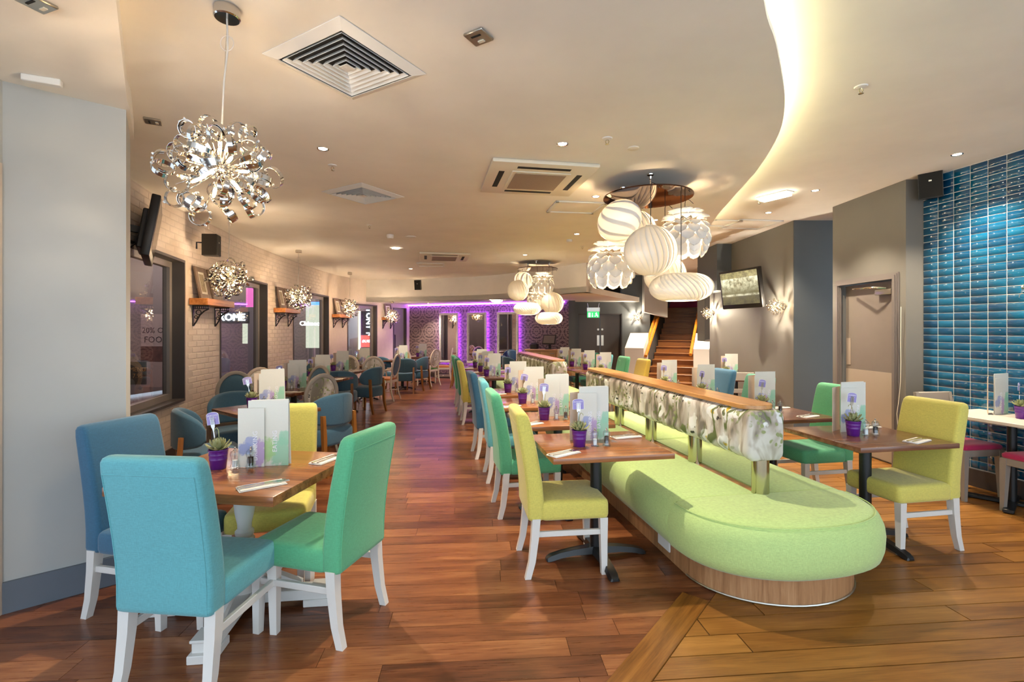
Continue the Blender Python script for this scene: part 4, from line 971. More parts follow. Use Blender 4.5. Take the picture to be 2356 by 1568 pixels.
MENU_D = MB().box(-.068, .068, -.0015, .0015, 0, .322).mesh('cover', M['menu_drink'], smooth=False)
MENU_P = MB().box(-.098, .098, -.001, .001, 0, .355).mesh('page', M['paper'], smooth=False)
MENU_T = MB().box(-.07, .07, -.0015, .0015, 0, .325).mesh('cover', M['paper_tan'], smooth=False)
NAP = MB().box(-.045, .045, -.105, .105, 0, .005, .002, 1).box(-.043, .043, -.10, .10, .005, .009, .002, 1).mesh('napkin', M['napkin'])
rng = random.Random(11)
def lay_table(ph, P, h, size, det, kind):
    z = .7505; wx, wy = size
    def at(x, y, dz=0): # local table coords: x across, y away
        a = -R(h); return Vector((P.x + x * cos(a) - y * sin(a), P.y + x * sin(a) + y * cos(a), z + dz))
    face = h                                     # things on the table face the camera side (-y local)
    mx, my, px_, py_ = {'aisle': (.02, .10, -.135, -.06), 'wall': (.02, .12, -.11, -.01), 'near': (.10, .06, -.135, -.03), 'brick': (.04, .12, -.13, .02), 'tiles': (-.05, -.12, .06, .1), 'tv': (-.02, .10, -.14, .02)}[kind]
    if kind == 'brick': face = -20; a_ = R(20 + h); rot2 = lambda x, y: (x * cos(a_) - y * sin(a_), x * sin(a_) + y * cos(a_)); mx, my = rot2(mx, my); px_, py_ = rot2(px_, py_)
    if kind == 'tiles': face = -20
    if kind == 'near': face = -8
    on = 'on the ' + ph
    # menus
    e = thing('eating_menu', 'tall EATING menu with green splash ' + on, 'menu', at(mx, my), face)
    link('cover', MENU_E, e)
    if det >= 1: link('lettering', text_mesh('EATING', .034, M['print_white']), e, (.035, -.0022, .135), (R(90), R(-90), 0))
    for k in range(1 if det < 2 else 3):
        yy = .008 + .006 * k; link('page', MENU_P, e, (.004 + .006 * k, yy, .010 * (k % 2)), (0, R(-.8 * k), 0))
    dy = rng.uniform(-.004, .004)
    fx, fy = sin(R(face)), cos(R(face)); rx, ry = cos(R(face)), -sin(R(face))
    c = at(mx, my); dl = -.052 if kind != 'near' else -.085
    d = thing('drinking_menu', 'narrow DRINKING menu with purple splash ' + on, 'menu', (c.x + rx * dl - fx * .012, c.y + ry * dl - fy * .012, z), face)
    link('cover', MENU_D, d)
    if det >= 1: link('lettering', text_mesh('DRINKING', .034, M['print_white']), d, (.022, -.0022, .115), (R(90), R(-90), 0))
    if kind != 'near':
        q = thing('folded_menu', 'plain tan menu turned sideways ' + on, 'menu', (c.x - rx * .105 + fx * .045, c.y - ry * .105 + fy * .045, z), face - 28)
        link('cover', MENU_T, q)
    # pot with succulent and fork sign
    pp = at(px_, py_); s_ = 1.0 if kind != 'near' else 1.0
    pt = thing('potted_succulent', 'purple pot of pale succulent ' + on, 'plant', pp, rng.uniform(0, 360)); link('pot', POT, pt)
    if det >= 2:
        for a, tl, sc, zz, r_ in leaf_set(random.Random(int(pp.y * 100))):
            o = link('leaf', LEAF, pt, (-sin(a) * r_ * .4, cos(a) * r_ * .4, zz), (tl, 0, a), (sc,) * 3)
    else: link('rosette', rosette(rng.choice((1, 2, 3))), pt)
    if det >= 2: link('plant_stalk', HOLD, pt, (.01, 0, .12))
    sx = -.02 + rng.uniform(-.02, .02); tilt = rng.uniform(-14, 14)
    fs = thing('fork_sign', 'lilac HUNGRY? card on a fork, ' + on, 'sign', (pp.x + rx * sx * .5, pp.y + ry * sx * .5 + .012, z + .118), face + rng.uniform(-18, 18))
    fs.rotation_euler = (0, R(tilt), fs.rotation_euler[2])
    link('fork', FORK, fs, (0, 0, .04)); cd = link('card', CARD, fs, (0, .004, .118)); link('card_border', CARD_W, cd, (0, 0, -.001))
    if det >= 1: link('lettering', text_mesh('HUNGRY?', .0145, M['print_white'], .0003), cd, (0, -.0012, .048), (R(90), 0, 0))
    if det >= 2:
        for i, (tx, sz) in enumerate((('place your order', .007), ('at the bar', .007))): link('lettering', text_mesh(tx, sz, M['print_white'], .0003), cd, (0, -.0012, .034 - .010 * i), (R(90), 0, 0))
    # mills
    o1, o2 = (.105, .185) if kind != 'near' else (.085, .165)
    for nm, xx, fill, wd in (('salt_mill', o1, FILL_S, 'white salt'), ('pepper_mill', o2, FILL_P, 'black peppercorns')):
        q = thing(nm, 'clear mill of %s %s' % (wd, on), 'mill', (pp.x + rx * xx, pp.y + ry * xx, z))
        link('body', MILL, q); link('filling', fill, q); link('cap', MILL_T, q); link('spindle', CORE, q)
    # napkins and cutlery
    spots = {'aisle': [(-.29, -.24, 62, 'chair side'), (.27, .14, 80, 'bench side')], 'wall': [(.16, -.24, 70, 'near edge'), (.24, .22, 80, 'far edge')], 'near': [(.30, -.27, 42, 'near corner'), (-.385, -.05, 0, 'wall side'), (.36, .22, 10, 'aisle side'), (-.12, .33, 80, 'far edge')], 'brick': [(-.27, .2, 40, 'wall side'), (.27, -.2, 60, 'aisle side')], 'tiles': [], 'tv': [(.24, 0, 0, 'wall edge')]}[kind]
    for x, y, a, wh in spots:
        c = at(x, y); n_ = link('napkin', NAP, None, c, (0, 0, -R(h + a)))
        tag(n_, 'white napkin at the %s of the %s' % (wh, ph), 'napkin', 'folded napkins')
        if det >= 1:
            for nm, me_, dx in (('fork', FORK, .014), ('knife', KNIFE, -.012)):
                o = link(nm, me_, None, (c.x + dx * cos(-R(h + a)), c.y + dx * sin(-R(h + a)), z + .0115), (R(-90), 0, -R(h + a)))
                tag(o, '%s on the napkin, %s of the %s' % (nm, wh, ph), nm, 'table cutlery')
for T in TABLES: lay_table(*T)
# ================================================================ LIGHT FITTINGS
def lamp(name, typ, loc, W, col, size=.05, parent=None, **k):
    l_ = bpy.data.lights.new(name, typ); l_.energy = W; l_.color = col
    if typ in ('POINT', 'SPOT'): l_.shadow_soft_size = size
    for a, v in k.items(): setattr(l_, a, v)
    o = bpy.data.objects.new(name, l_); COL.objects.link(o); o.location = loc
    if parent is not None: o.parent = parent; KIDS.setdefault(parent.name, []).append(o)
    return o
def fib(n, seed=0):
    out = []; r_ = random.Random(seed)
    for i in range(n):
        z = 1 - 2 * (i + .5) / n; a = i * 2.399963 + r_.uniform(-.25, .25); s_ = math.sqrt(1 - z * z); out.append(Vector((s_ * cos(a), s_ * sin(a), z)))
    return out
def curl_mesh(r_, turns, wdt):
    n = int(16 * turns); rings = []
    for i in range(n + 1):
        a = 2 * PI * turns * i / n; x = r_ * cos(a) * (1 - .18 * i / n); z = r_ * sin(a) * (1 - .18 * i / n); y = .014 * (i / n - .5); t_ = .0007
        ux, uz = cos(a), sin(a)
        rings.append([(x + ux * t_, y - wdt, z + uz * t_), (x + ux * t_, y + wdt, z + uz * t_), (x - ux * t_, y + wdt, z - uz * t_), (x - ux * t_, y - wdt, z - uz * t_)])
    return MB().loft(rings).mesh('ribbon_curl', M['chrome'])
CURLS = [curl_mesh(.046, 1.15, .0105), curl_mesh(.040, 1.5, .0105), curl_mesh(.052, .9, .0105)]
ROD = MB().tube([(0, 0, .03), (0, 0, .20)], .0022, 6).mesh('rod', M['chrome'])
BULB = MB().lathe([(.002, .085), (.0065, .09), (.0075, .115), (.005, .132), (.001, .137)], 10).mesh('bulb', M['bulb'])
SOCK = MB().lathe([(.004, .03), (.0055, .06), (.0085, .065), (.0085, .09)], 10).mesh('lamp_holder', M['chrome'])
GEM = MB().add([(0, 0, .0075), (.007, 0, 0), (0, .007, 0), (-.007, 0, 0), (0, -.007, 0), (0, 0, -.0075)], [(0, 1, 2), (0, 2, 3), (0, 3, 4), (0, 4, 1), (5, 2, 1), (5, 3, 2), (5, 4, 3), (5, 1, 4)])
def quat(v): return v.to_track_quat('Z', 'Y').to_euler()
def make_chandelier(label, cat, R0, ncurl, nbulb, seed, name='ribbon_chandelier'):
    t = thing(name, label, cat); r_ = random.Random(seed); s_ = R0 / .30
    hub = MB().ball((0, 0, 0), .042 * s_, 18, 10).build('hub', M['chrome'], t)
    gems = MB()
    for v in fib(46, 3): gems.add(GEM.v, GEM.f, TR(*(v * .047 * s_), r_.random() * 6, r_.random() * 6))
    for i, v in enumerate(fib(ncurl, seed)):
        me = CURLS[i % 3]; e = v.to_track_quat('Z', 'Y').to_matrix().to_4x4() @ Matrix.Rotation(r_.uniform(0, 2 * PI), 4, 'Z') @ Matrix.Rotation(r_.uniform(-.5, .5), 4, 'X')
        d = (.205 if i % 4 else .15) + r_.uniform(-.02, .035); c = v * d * s_
        o = link('ribbon_curl', me, t, c, e.to_euler(), (s_,) * 3)
        for k in range(3):
            a = r_.uniform(0, 2 * PI); q = c + (e.to_3x3() @ Vector((cos(a), 0, sin(a)))) * .044 * s_; gems.add(GEM.v, GEM.f, TR(q.x, q.y, q.z, r_.random() * 6, r_.random() * 6, 0, s_))
        if i % 2 == 0: link('rod', ROD, t, (0, 0, 0), quat(v), (s_,) * 3)
    for v in fib(nbulb, seed + 5):
        v = (v + Vector((r_.uniform(-.2, .2), r_.uniform(-.2, .2), 0))).normalized()
        link('lamp_holder', SOCK, t, (0, 0, 0), quat(v), (s_,) * 3); link('bulb', BULB, t, (0, 0, 0), quat(v), (s_,) * 3)
    g = gems.build('crystals', M['crystal'], t, smooth=False, fix=False); g['kind'] = 'stuff'
    return t
def hang(t, zc, loops=True, wig=.0, dx=0):
    """cable and canopy for a lamp whose centre is zc below the ceiling at height zc above it"""
    MB().lathe([(.001, 0), (.052, 0), (.055, -.01), (.055, -.045), (.05, -.05), (.001, -.05)][::-1], 24).build('canopy', M['chrome'], t, (dx, 0, zc))
    m_ = plain('clear_flex', (214, 206, 196), .3) if 'clear_flex' not in bpy.data.materials else bpy.data.materials['clear_flex']
    MB().tube([(dx, 0, zc - .05), (dx + .004, 0, zc * .75), (dx * .9 - .01, 0, zc * .55), (.012 + wig, 0, .3), (.0, 0, .04)], .004, 6).build('cable', m_, t)
    MB().tube([(dx, 0, zc - .05), (0, 0, .04)], .0012, 4).build('suspension_wire', M['steel'], t)
    if loops: MB().tube([(.03 * cos(a * .5) + dx, 0, zc - .16 - .035 * sin(a * .5)) for a in range(13)], .0022, 5, closed=True).build('cable_loop', m_, t)
CH = [((507, 392, 2.21), ZC, 'large ribbon chandelier of chrome curls hanging beside the white pillar', .292, .0),
      ((527, 640, 5.94), ZC, 'second ribbon chandelier from the entrance, in front of the first wall shelf', .292, 0),
      ((687, 683, 8.9), ZC, 'third ribbon chandelier from the entrance, by the second wall shelf', .292, 0),
      ((805, 707, 12.4), ZC, 'fourth ribbon chandelier from the entrance, by the third wall shelf', .292, 0),
      ((903, 727, 13.9), ZS, 'small last ribbon chandelier hanging close under the far low ceiling', .255, 0)]
c0 = None
for (px, py, d), zc, lb, r0, dx in CH:
    p = AT(px, py, d)
    if c0 is None:
        c0 = o = make_chandelier(lb, 'chandelier', r0, 56, 16, 2); o.location = p
    else: o = dup(c0, p, (px * 7) % 360, lb, scale=r0 / .292)
    o['group'] = 'ribbon chandeliers along the window side'; base = list(KIDS[o.name])
    hang(o, (zc - p.z) / o.scale[0], zc > 2.5, dx=(.03 if d < 3 else 0))
    lamp('chandelier_light', 'POINT', (0, 0, 0), W_CHAND * (1 if d > 3 else .85), WARM, .05, o)
    if o is c0: KIDS[o.name] = base
# ---- wall sconces: the same ribbon work, smaller, on a round back plate
s0 = None
for x, y, z, h, lb in ((3.62, 14.16, 1.88, 180, 'ribbon wall light between the double doors and staircase'), (3.93, 9.86, 1.84, 270, 'ribbon wall light beside the staircase, beyond the television'), (3.97, 7.40, 1.85, 270, 'ribbon wall light beside the shaded recess'), (4.43, 4.12, 1.84, 260, 'ribbon wall light on the teal tiles')):
    if s0 is None: s0 = o = make_chandelier(lb, 'wall light', .155, 30, 12, 9, 'ribbon_wall_light')
    else: o = dup(s0, (0, 0, 0), 0, lb)
    base = list(KIDS[o.name]); o.location = (x, y, z); o.rotation_euler = (0, 0, -R(h)); o['group'] = 'ribbon wall lights'
    MB().lathe([(.001, 0), (.045, 0), (.045, .012), (.012, .02), (.010, .09)], 18).build('back_plate', M['chrome'], o, (0, -.13, 0), (R(-90), 0, 0))
    lamp('sconce_light', 'POINT', (0, -.03, 0), W_SCONCE * (.12 if y < 5 else 1), SOFT, .012, o)
    if o is s0: KIDS[o.name] = base

# ---- pendant clusters
def rib_mesh(rx, rz, twist, a_w, flat=0.0, dr=.05):
    """one twisted slat running from the top to the bottom of a globe or ring"""
    n = 16; rings = []
    for i in range(n + 1):
        u = i / n; th = PI * (.06 + .88 * u); a = twist * (u - .5)
        r_ = rx * (flat + (1 - flat) * sin(th)); z = rz * cos(th)
        e = .35 + .65 * sin(PI * min(1, max(0, (u))) ) ** .5
        A, B = a, a + a_w; r1, r2 = r_ * (1 + dr * e), r_ * (1 - dr * e)
        pa = Vector((r1 * cos(A), r1 * sin(A), z)); pb = Vector((r2 * cos(B), r2 * sin(B), z)); nn = Vector((cos((A + B) / 2), sin((A + B) / 2), 0)) * .0012
        rings.append([pa + nn, pb + nn, pb - nn, pa - nn])
    return MB().loft(rings).mesh('rib', M['shade'])
RIBS = rib_mesh(.225, .225, .75, 2 * PI / 26 * 1.25); DON = rib_mesh(.275, .125, 1.15, 2 * PI / 36 * 1.3, .40, .04)
PETAL = MB().loft([[(w_ * c_, y, z - .010 * (1 - c_ * c_) * 0 + .012 * c_ * c_) for c_ in (-1, -.5, 0, .5, 1)] + [(w_ * c_, y, z + .0012 + .012 * c_ * c_) for c_ in (1, .5, 0, -.5, -1)] for y, w_, z in ((0, .012, 0), (.02, .036, .004), (.045, .054, .008), (.07, .055, .006), (.09, .042, .0), (.102, .016, -.006), (.105, .004, -.008))]).mesh('petal', M['petal'])
def pend_root(name, label): return thing(name, label, 'pendant light')
BULB_B = MB().ball((0, 0, 0), .042, 14, 9).mesh('bulb', M['bulb'])
def mk_globe(lb):
    t = pend_root('twisted_globe_pendant', lb)
    for k in range(26): link('rib', RIBS, t, (0, 0, 0), (0, 0, 2 * PI * k / 26))
    for z in (.224, -.224): MB().tube([(.045 * cos(a * PI / 10), .045 * sin(a * PI / 10), z) for a in range(20)], .004, 6, closed=True).build('end_ring', M['shade'], t)
    link('bulb', BULB_B, t); return t
def mk_donut(lb):
    t = pend_root('flat_ring_pendant', lb)
    for k in range(36): link('rib', DON, t, (0, 0, 0), (0, 0, 2 * PI * k / 36))
    MB().lathe([(.03, .118), (.12, .124), (.12, .120), (.03, .114)], 24).build('top_disc', M['shade'], t)
    MB().lathe([(.001, -.116), (.135, -.116), (.135, -.120), (.001, -.120)], 28).build('diffuser', M['lamp_soft'], t)
    link('bulb', BULB_B, t, (0, 0, 0), (0, 0, 0), (.8, .8, .8)); return t
def mk_artichoke(lb):
    t = pend_root('petal_pendant', lb); r_ = random.Random(5)
    for ring, n, rad, z, tl, sc in ((0, 9, .085, .165, 36, 1.0), (1, 10, .11, .14, 12, 1.1), (2, 10, .125, .115, -26, 1.08), (3, 11, .155, .075, -50, 1.08), (4, 11, .180, .025, -64, 1.1), (5, 11, .185, -.025, -73, 1.08), (6, 10, .172, -.075, -81, 1.06), (7, 9, .150, -.115, -88, 1.0)):
        for k in range(n):
            a = 2 * PI * (k + .5 * (ring % 2)) / n; q = TR(-sin(a) * rad, cos(a) * rad, z, a) @ Matrix.Rotation(R(tl + r_.uniform(-4, 4)), 4, 'X')
            link('petal', PETAL, t, q.translation, q.to_euler(), (sc,) * 3)
    link('bulb', BULB_B, t); return t
def mk_swirl(lb):
    t = pend_root('swirl_shell_pendant', lb)
    for k in range(9):
        rings = []
        for i in range(13):
            u = i / 12; th = PI * (.08 + .84 * u); rings.append([(.21 * sin(th) * cos(b_) * (1 + .05 * j / 6) , .21 * sin(th) * sin(b_) * (1 + .05 * j / 6), .19 * cos(th)) for j, b_ in enumerate([1.6 * (u - .5) + .92 * j / 6 for j in range(7)])])
        b = MB(); n = 7; v = [p for r_ in rings for p in r_]; f = [(i * n + j, i * n + j + 1, (i + 1) * n + j + 1, (i + 1) * n + j) for i in range(12) for j in range(n - 1)]
        b.add(v, f); me = SHELL.setdefault('m', b.mesh('shell', M['petal'])); link('shell', me, t, (0, 0, 0), (0, 0, 2 * PI * k / 9))
    link('bulb', BULB_B, t); return t
SHELL = {}
M['lamp_soft'] = emit('soft_diffuser', (255, 238, 205), 2.2)
PP = {}
MK = {'globe': mk_globe, 'donut': mk_donut, 'petal': mk_artichoke, 'swirl': mk_swirl}
TOPZ = {'globe': .225, 'donut': .12, 'petal': .17, 'swirl': .19}
def pendant(kind, p, lb, ztop, rot=0, sc=1.0, group=None, tilt=(0, 0)):
    if kind not in PP: o = PP[kind] = MK[kind](lb); o.location = p; o.scale = (sc,) * 3
    else: o = dup(PP[kind], p, rot, lb, scale=sc)
    base = list(KIDS[o.name]); o['group'] = group
    if tilt != (0, 0): o.rotation_euler = (R(tilt[0]), R(tilt[1]), o.rotation_euler[2])
    z1 = (ztop - p.z) / sc; z0 = TOPZ[kind]; mi = o.rotation_euler.to_matrix().inverted()
    MB().tube([mi @ Vector(q) for q in ((0, 0, z0), (0, 0, (z0 + z1) / 2), (0, 0, z1 - .02), (.015, .01, z1 + .025), (.06, .04, z1 + .02), (.10, .05, z1 - .012))], .0035 / sc, 6).build('flex', M['black_plastic'], o)
    lamp('pendant_light', 'POINT', (0, 0, 0), W_PEND, SOFT, .05, o)
    if o is PP[kind]: KIDS[o.name] = base
def cluster(cx, cy, zd, rd, which, items, sc=1.0):
    t = thing('pendant_canopy', 'round polished brown disc canopy carrying the %s pendant cluster' % which, 'canopy', (cx, cy, zd))
    MB().lathe([(.001, 0), (rd, 0), (rd, .012), (.001, .012)], 56).build('disc', plain('polished_disc_' + which, (96, 66, 52), .04, .85), t, ang=30)
    for a in (20, 140, 260):
        x, y = rd * .62 * cos(R(a)), rd * .62 * sin(R(a))
        MB().lathe([(.006, 0), (.006, ZC - zd - .05), (.012, ZC - zd - .045), (.016, ZC - zd - .02), (.032, ZC - zd - .01), (.034, ZC - zd)], 12).build('hanger', M['chrome'], t, (x, y, 0))
    for kind, p, lb, rot, s_, tl in items: pendant(kind, p, lb, zd, rot, s_, 'white pendants in the %s cluster' % which, tl)
cluster(1.335, 4.83, 2.80, .43, 'near', [
    ('globe', AT(1497, 577, 4.40), 'large twisted white globe pendant at the front of the near cluster', 10, 1.0, (0, 0)),
    ('donut', AT(1567, 661, 4.52), 'flat white ring pendant lowest in the near cluster', 20, 1.0, (0, 0)),
    ('swirl', AT(1425, 508, 4.90), 'glowing swirl shell pendant at the top of the near cluster', 0, 1.05, (0, -40)),
    ('petal', AT(1405, 612, 5.10), 'white petal pendant on the window side of the near cluster', 0, 1.04, (0, 0)),
    ('petal', AT(1576, 540, 4.95), 'white petal pendant on the wall side of the near cluster', 30, 1.04, (0, 0)),
    ('globe', AT(1530, 632, 5.15), 'bright globe pendant half hidden behind the large globe, near cluster', 40, .92, (0, 0)),
    ('globe', AT(1462, 530, 5.30), 'globe pendant tucked behind the swirl shell, near cluster', 70, .95, (0, 0))])
cluster(.55, 10.5, 2.80, .43, 'far', [
    ('globe', AT(1192, 668, 10.55), 'twisted white globe pendant on the window side of the far cluster', 50, 1.0, (0, 0)),
    ('donut', AT(1213, 710, 10.1), 'flat white ring pendant on the window side of the far cluster', 15, 1.0, (0, 0)),
    ('swirl', AT(1205, 645, 11.0), 'glowing swirl pendant at the top of the far cluster', 30, 1.0, (0, 40)),
    ('petal', AT(1249, 652, 10.4), 'white petal pendant at the top of the far cluster', 10, 1.0, (0, 0)),
    ('petal', AT(1236, 690, 10.9), 'petal pendant low behind the others in the far cluster', 50, 1.0, (0, 0)),
    ('globe', AT(1271, 697, 10.65), 'twisted white globe pendant on the wall side of the far cluster', 25, 1.05, (0, 0)),
    ('donut', AT(1263, 732, 10.1), 'flat white ring pendant lowest in the far cluster', 35, 1.0, (0, 0))])
# ---- ceiling services
CW, CU, CF, WS = M['white_plastic'], M['cream_plastic'], M['void'], M['ceil']
def diffuser(px, py, size, h, lb):
    p = G(px, py, ZC); t = thing('air_diffuser', lb, 'air vent', p, h, 'square louvred air diffusers'); a = size / 2
    fr = MB()
    def frame_ring(mb, a0, a1, z0, z1, dz=0):
        o = [[(sx * a0, sy * a0, z0) for sx, sy in ((1, 1), (-1, 1), (-1, -1), (1, -1))], [(sx * a1, sy * a1, z1) for sx, sy in ((1, 1), (-1, 1), (-1, -1), (1, -1))], [(sx * (a1), sy * (a1), z1 + .004) for sx, sy in ((1, 1), (-1, 1), (-1, -1), (1, -1))], [(sx * a0, sy * a0, z0 + .004) for sx, sy in ((1, 1), (-1, 1), (-1, -1), (1, -1))]]
        mb.loft(o, False, True)
    frame_ring(fr, a, a - .055, -.006, -.026); fr.build('frame', CW, t, smooth=False)
    MB().box(-a + .05, a - .05, -a + .05, a - .05, -.005, -.002).build('plenum', CF, t, smooth=False)
    n = 6; b0 = a - .065
    for k in range(n):
        r0 = b0 * (1 - k / (n + .6)); lv = MB(); frame_ring(lv, r0 - .004, r0 - .014, -.026, -.008); lv.build('louvre', CW, t, smooth=False)
    MB().box(-.03, .03, -.03, .03, -.026, -.022).build('centre_plate', CW, t, smooth=False)
diffuser(799, 146, .60, 31, 'large square louvred air diffuser nearest the chandelier')
diffuser(837, 446, .60, 31, 'second square louvred air diffuser, further down the ceiling')
def cassette(px, py, h, lb, s_=.95):
    t = thing('air_conditioner', lb, 'air conditioner', G(px, py, ZC), h, 'ceiling air conditioning cassettes'); a = s_ / 2
    MB().box(-a, a, -a, a, -.035, .0, .012, 2).build('panel', CU, t)
    MB().box(-.27, .27, -.27, .27, -.046, -.034, .004, 1).build('grille_frame', CU, t)
    MB().box(-.235, .235, -.235, .235, -.050, -.045).build('intake_grille', paint('intake_grille', (150, 128, 112), .6, .08, 60), t, smooth=False)
    for k in range(4): MB().box(-.24, .24, .335, .385, -.037, -.033).build('air_slot', CF, t, rot=(0, 0, PI / 2 * k), smooth=False)
cassette(1232, 408, -10, 'white ceiling air conditioner between the diffuser and near pendants')
cassette(1022, 589, -10, 'second ceiling air conditioner beyond the two louvred diffusers')
def panel(px, py, h, wx, wy, lb, zc=ZC):
    t = thing('access_panel', lb, 'access panel', G(px, py, zc), h); b = MB()
    for (x0, x1, y0, y1) in ((-wx, wx, -wy, -wy + .04), (-wx, wx, wy - .04, wy), (-wx, -wx + .04, -wy, wy), (wx - .04, wx, -wy, wy)): b.box(x0, x1, y0, y1, -.018, 0, .004, 1)
    b.build('frame', CW, t); MB().box(-wx + .04, wx - .04, -wy + .04, wy - .04, -.006, -.002).build('hatch', WS, t, smooth=False)
panel(1325, 476, -8, .30, .26, 'white framed ceiling hatch beside the near pendant cluster')
panel(991, 608, -8, .30, .28, 'white framed ceiling hatch beyond the second air conditioner')
panel(1725, 515, -8, .34, .30, 'white framed hatch in the raised ceiling near the shaded recess', ZR)
panel(1660, 512, -8, .22, .2, 'small louvred hatch near the curved ceiling edge', ZR)
DN_ = [(743, 342, ZC, 'by the large chandelier'), (1294, 331, ZC, 'before the white air conditioner'), (1371, 452, ZC, 'beside the ceiling hatch near the pendants'), (1327, 538, ZC, 'beyond the near pendant cluster'), (945, 618, ZC, 'beyond the second hatch'), (1208, 586, ZC, 'before the far pendant cluster'), (1507, 506, ZC, 'behind the near pendants'), (2202, 355, ZR, 'above the teal tiles'), (1876, 438, ZR, 'above the flush grey door'), (1768, 489, ZR, 'above the shaded recess'), (985, 697, ZS, 'in the far low ceiling'), (1128, 689, ZS, 'in the far low ceiling before the mirrors'), (1560, 560, ZR, 'added to brighten the approach to the staircase'), (1552, 618, ZR, 'added to brighten the foot of the staircase'), (1640, 585, ZR, 'added to brighten the space beyond the television wall')]  # last three are added lamps that brighten the dark stair area
dl0 = None
for i, (px, py, zc, lb) in enumerate(DN_):
    p = G(px, py, zc)
    if dl0 is None:
        dl0 = o = thing('downlight', 'recessed chrome downlight ' + lb, 'downlight', p)
        MB().lathe([(.034, .0), (.044, -.004), (.046, 0), (.044, -.0005)][::-1], 24).build('bezel', M['chrome'], o); MB().lathe([(.001, -.0015), (.033, -.0015), (.033, -.0005), (.001, -.0005)], 20).build('lamp', M['lamp'], o)
    else: o = dup(dl0, p, 0, 'recessed chrome downlight ' + lb)
    o['group'] = 'recessed downlights'; base = list(KIDS[o.name])
    l_ = lamp('downlight_beam', 'SPOT', (0, 0, -.012), W_DOWN * (1 if zc > 2.5 else .5) * (2.2 if i > 11 else 1), (1, .86, .66), .03, o, spot_size=R(100), spot_blend=.6)
    if o is dl0: KIDS[o.name] = base
def sprinkler(px, py, zc, lb):
    t = thing('sprinkler', lb, 'sprinkler', G(px, py, zc), 0, 'ceiling sprinklers')
    MB().lathe([(.001, 0), (.04, 0), (.036, -.006), (.012, -.01), (.001, -.01)], 20).build('rose', CW, t)
    b = MB(); b.tube([(-.003, 0, -.008), (-.013, 0, -.025), (-.004, 0, -.045)], .003, 5).tube([(.003, 0, -.008), (.013, 0, -.025), (.004, 0, -.045)], .003, 5); b.build('yoke', M['brass'], t); MB().lathe([(.001, -.045), (.016, -.047), (.001, -.05)], 14).build('deflector', M['brass'], t)
for px, py, zc, lb in ((765, 380, ZC, 'between the two air diffusers'), (1397, 318, ZC, 'near the white air conditioner'), (1981, 199, ZR, 'in the raised ceiling'), (850, 517, ZC, 'beyond the second diffuser'), (1340, 566, ZC, 'beyond the near pendants'), (1747, 460, ZR, 'by the bright bulkhead lamp')): sprinkler(px, py, zc, 'white and brass ceiling sprinkler ' + lb)
def disc(name, px, py, zc, r_, hgt, lb, cat, m=None): tag(MB().lathe([(.001, 0), (r_, 0), (r_, -hgt * .6), (r_ * .8, -hgt), (.001, -hgt)][::-1], 24).build(name, m or CW, None, G(px, py, zc)), lb, cat)
disc('blank_plate', 1457, 340, ZC, .045, .012, 'round cream blanking plate near the pendant canopy', 'plate', CU)
disc('smoke_detector', 898, 540, ZC, .055, .055, 'white smoke detector beyond the second diffuser', 'detector')
disc('speaker_disc', 945, 544, ZC, .085, .015, 'flat round ceiling plate beside the smoke detector', 'plate')
disc('smoke_detector', 1310, 551, ZC, .05, .04, 'white smoke detector beyond the near pendants', 'detector')
tag(MB().box(-.055, .055, -.055, .055, -.012, 0, .004, 1).build('spot_plate', M['lamp'], None, G(911, 570, ZC), (0, 0, R(30))), 'small square bright ceiling spotlight beyond the smoke detector', 'spotlight')
em = thing('bulkhead_lamp', 'bright rectangular emergency lamp by the curved ceiling edge', 'lamp', G(1783, 447, ZR), -30)
MB().box(-.06, .06, -.17, .17, -.05, 0, .01, 2).build('diffuser', emit('bulkhead_glow', (255, 246, 220), 8.0), em); MB().box(-.075, .075, -.185, .185, -.012, 0).build('base', CW, em, smooth=False)
fl_ = thing('ceiling_lamp', 'oval glowing ceiling lamp before the far mirrors', 'lamp', G(1143, 690, ZS)); MB().lathe([(.001, -.06), (.10, -.055), (.15, -.03), (.16, 0), (.001, 0)], 24).build('diffuser', emit('oval_glow', (255, 240, 205), 5.0), fl_)
def sock(px, py, zc, h, s_, lb):
    t = thing('ceiling_socket', lb, 'socket', G(px, py, zc), h); MB().box(-s_, s_, -s_, s_, -.014, 0, .004, 1).build('plate', M['steel'], t)
    MB().box(-s_ * .3, s_ * .3, s_ * .3, s_ * .6, -.018, -.013).build('switch', CU, t, smooth=False); MB().box(-s_ * .5, s_ * .5, -s_ * .5, -s_ * .3, -.016, -.013).build('socket_holes', CF, t, smooth=False)
sock(1101, 82, ZC, 31, .055, 'square steel socket on the ceiling beyond the large diffuser')
sock(352, 277, ZC, 60, .05, 'square steel socket on the ceiling behind the large chandelier')
sock(84, 4, ZL, 20, .05, 'small steel socket on the lowered ceiling over the entrance')
tag(MB().box(-.08, .08, -.02, .02, -.035, 0, .004, 1).build('sensor', CW, None, G(97, 178, ZL), (0, 0, R(25))), 'slim white sensor box on the ceiling above the white pillar', 'sensor')
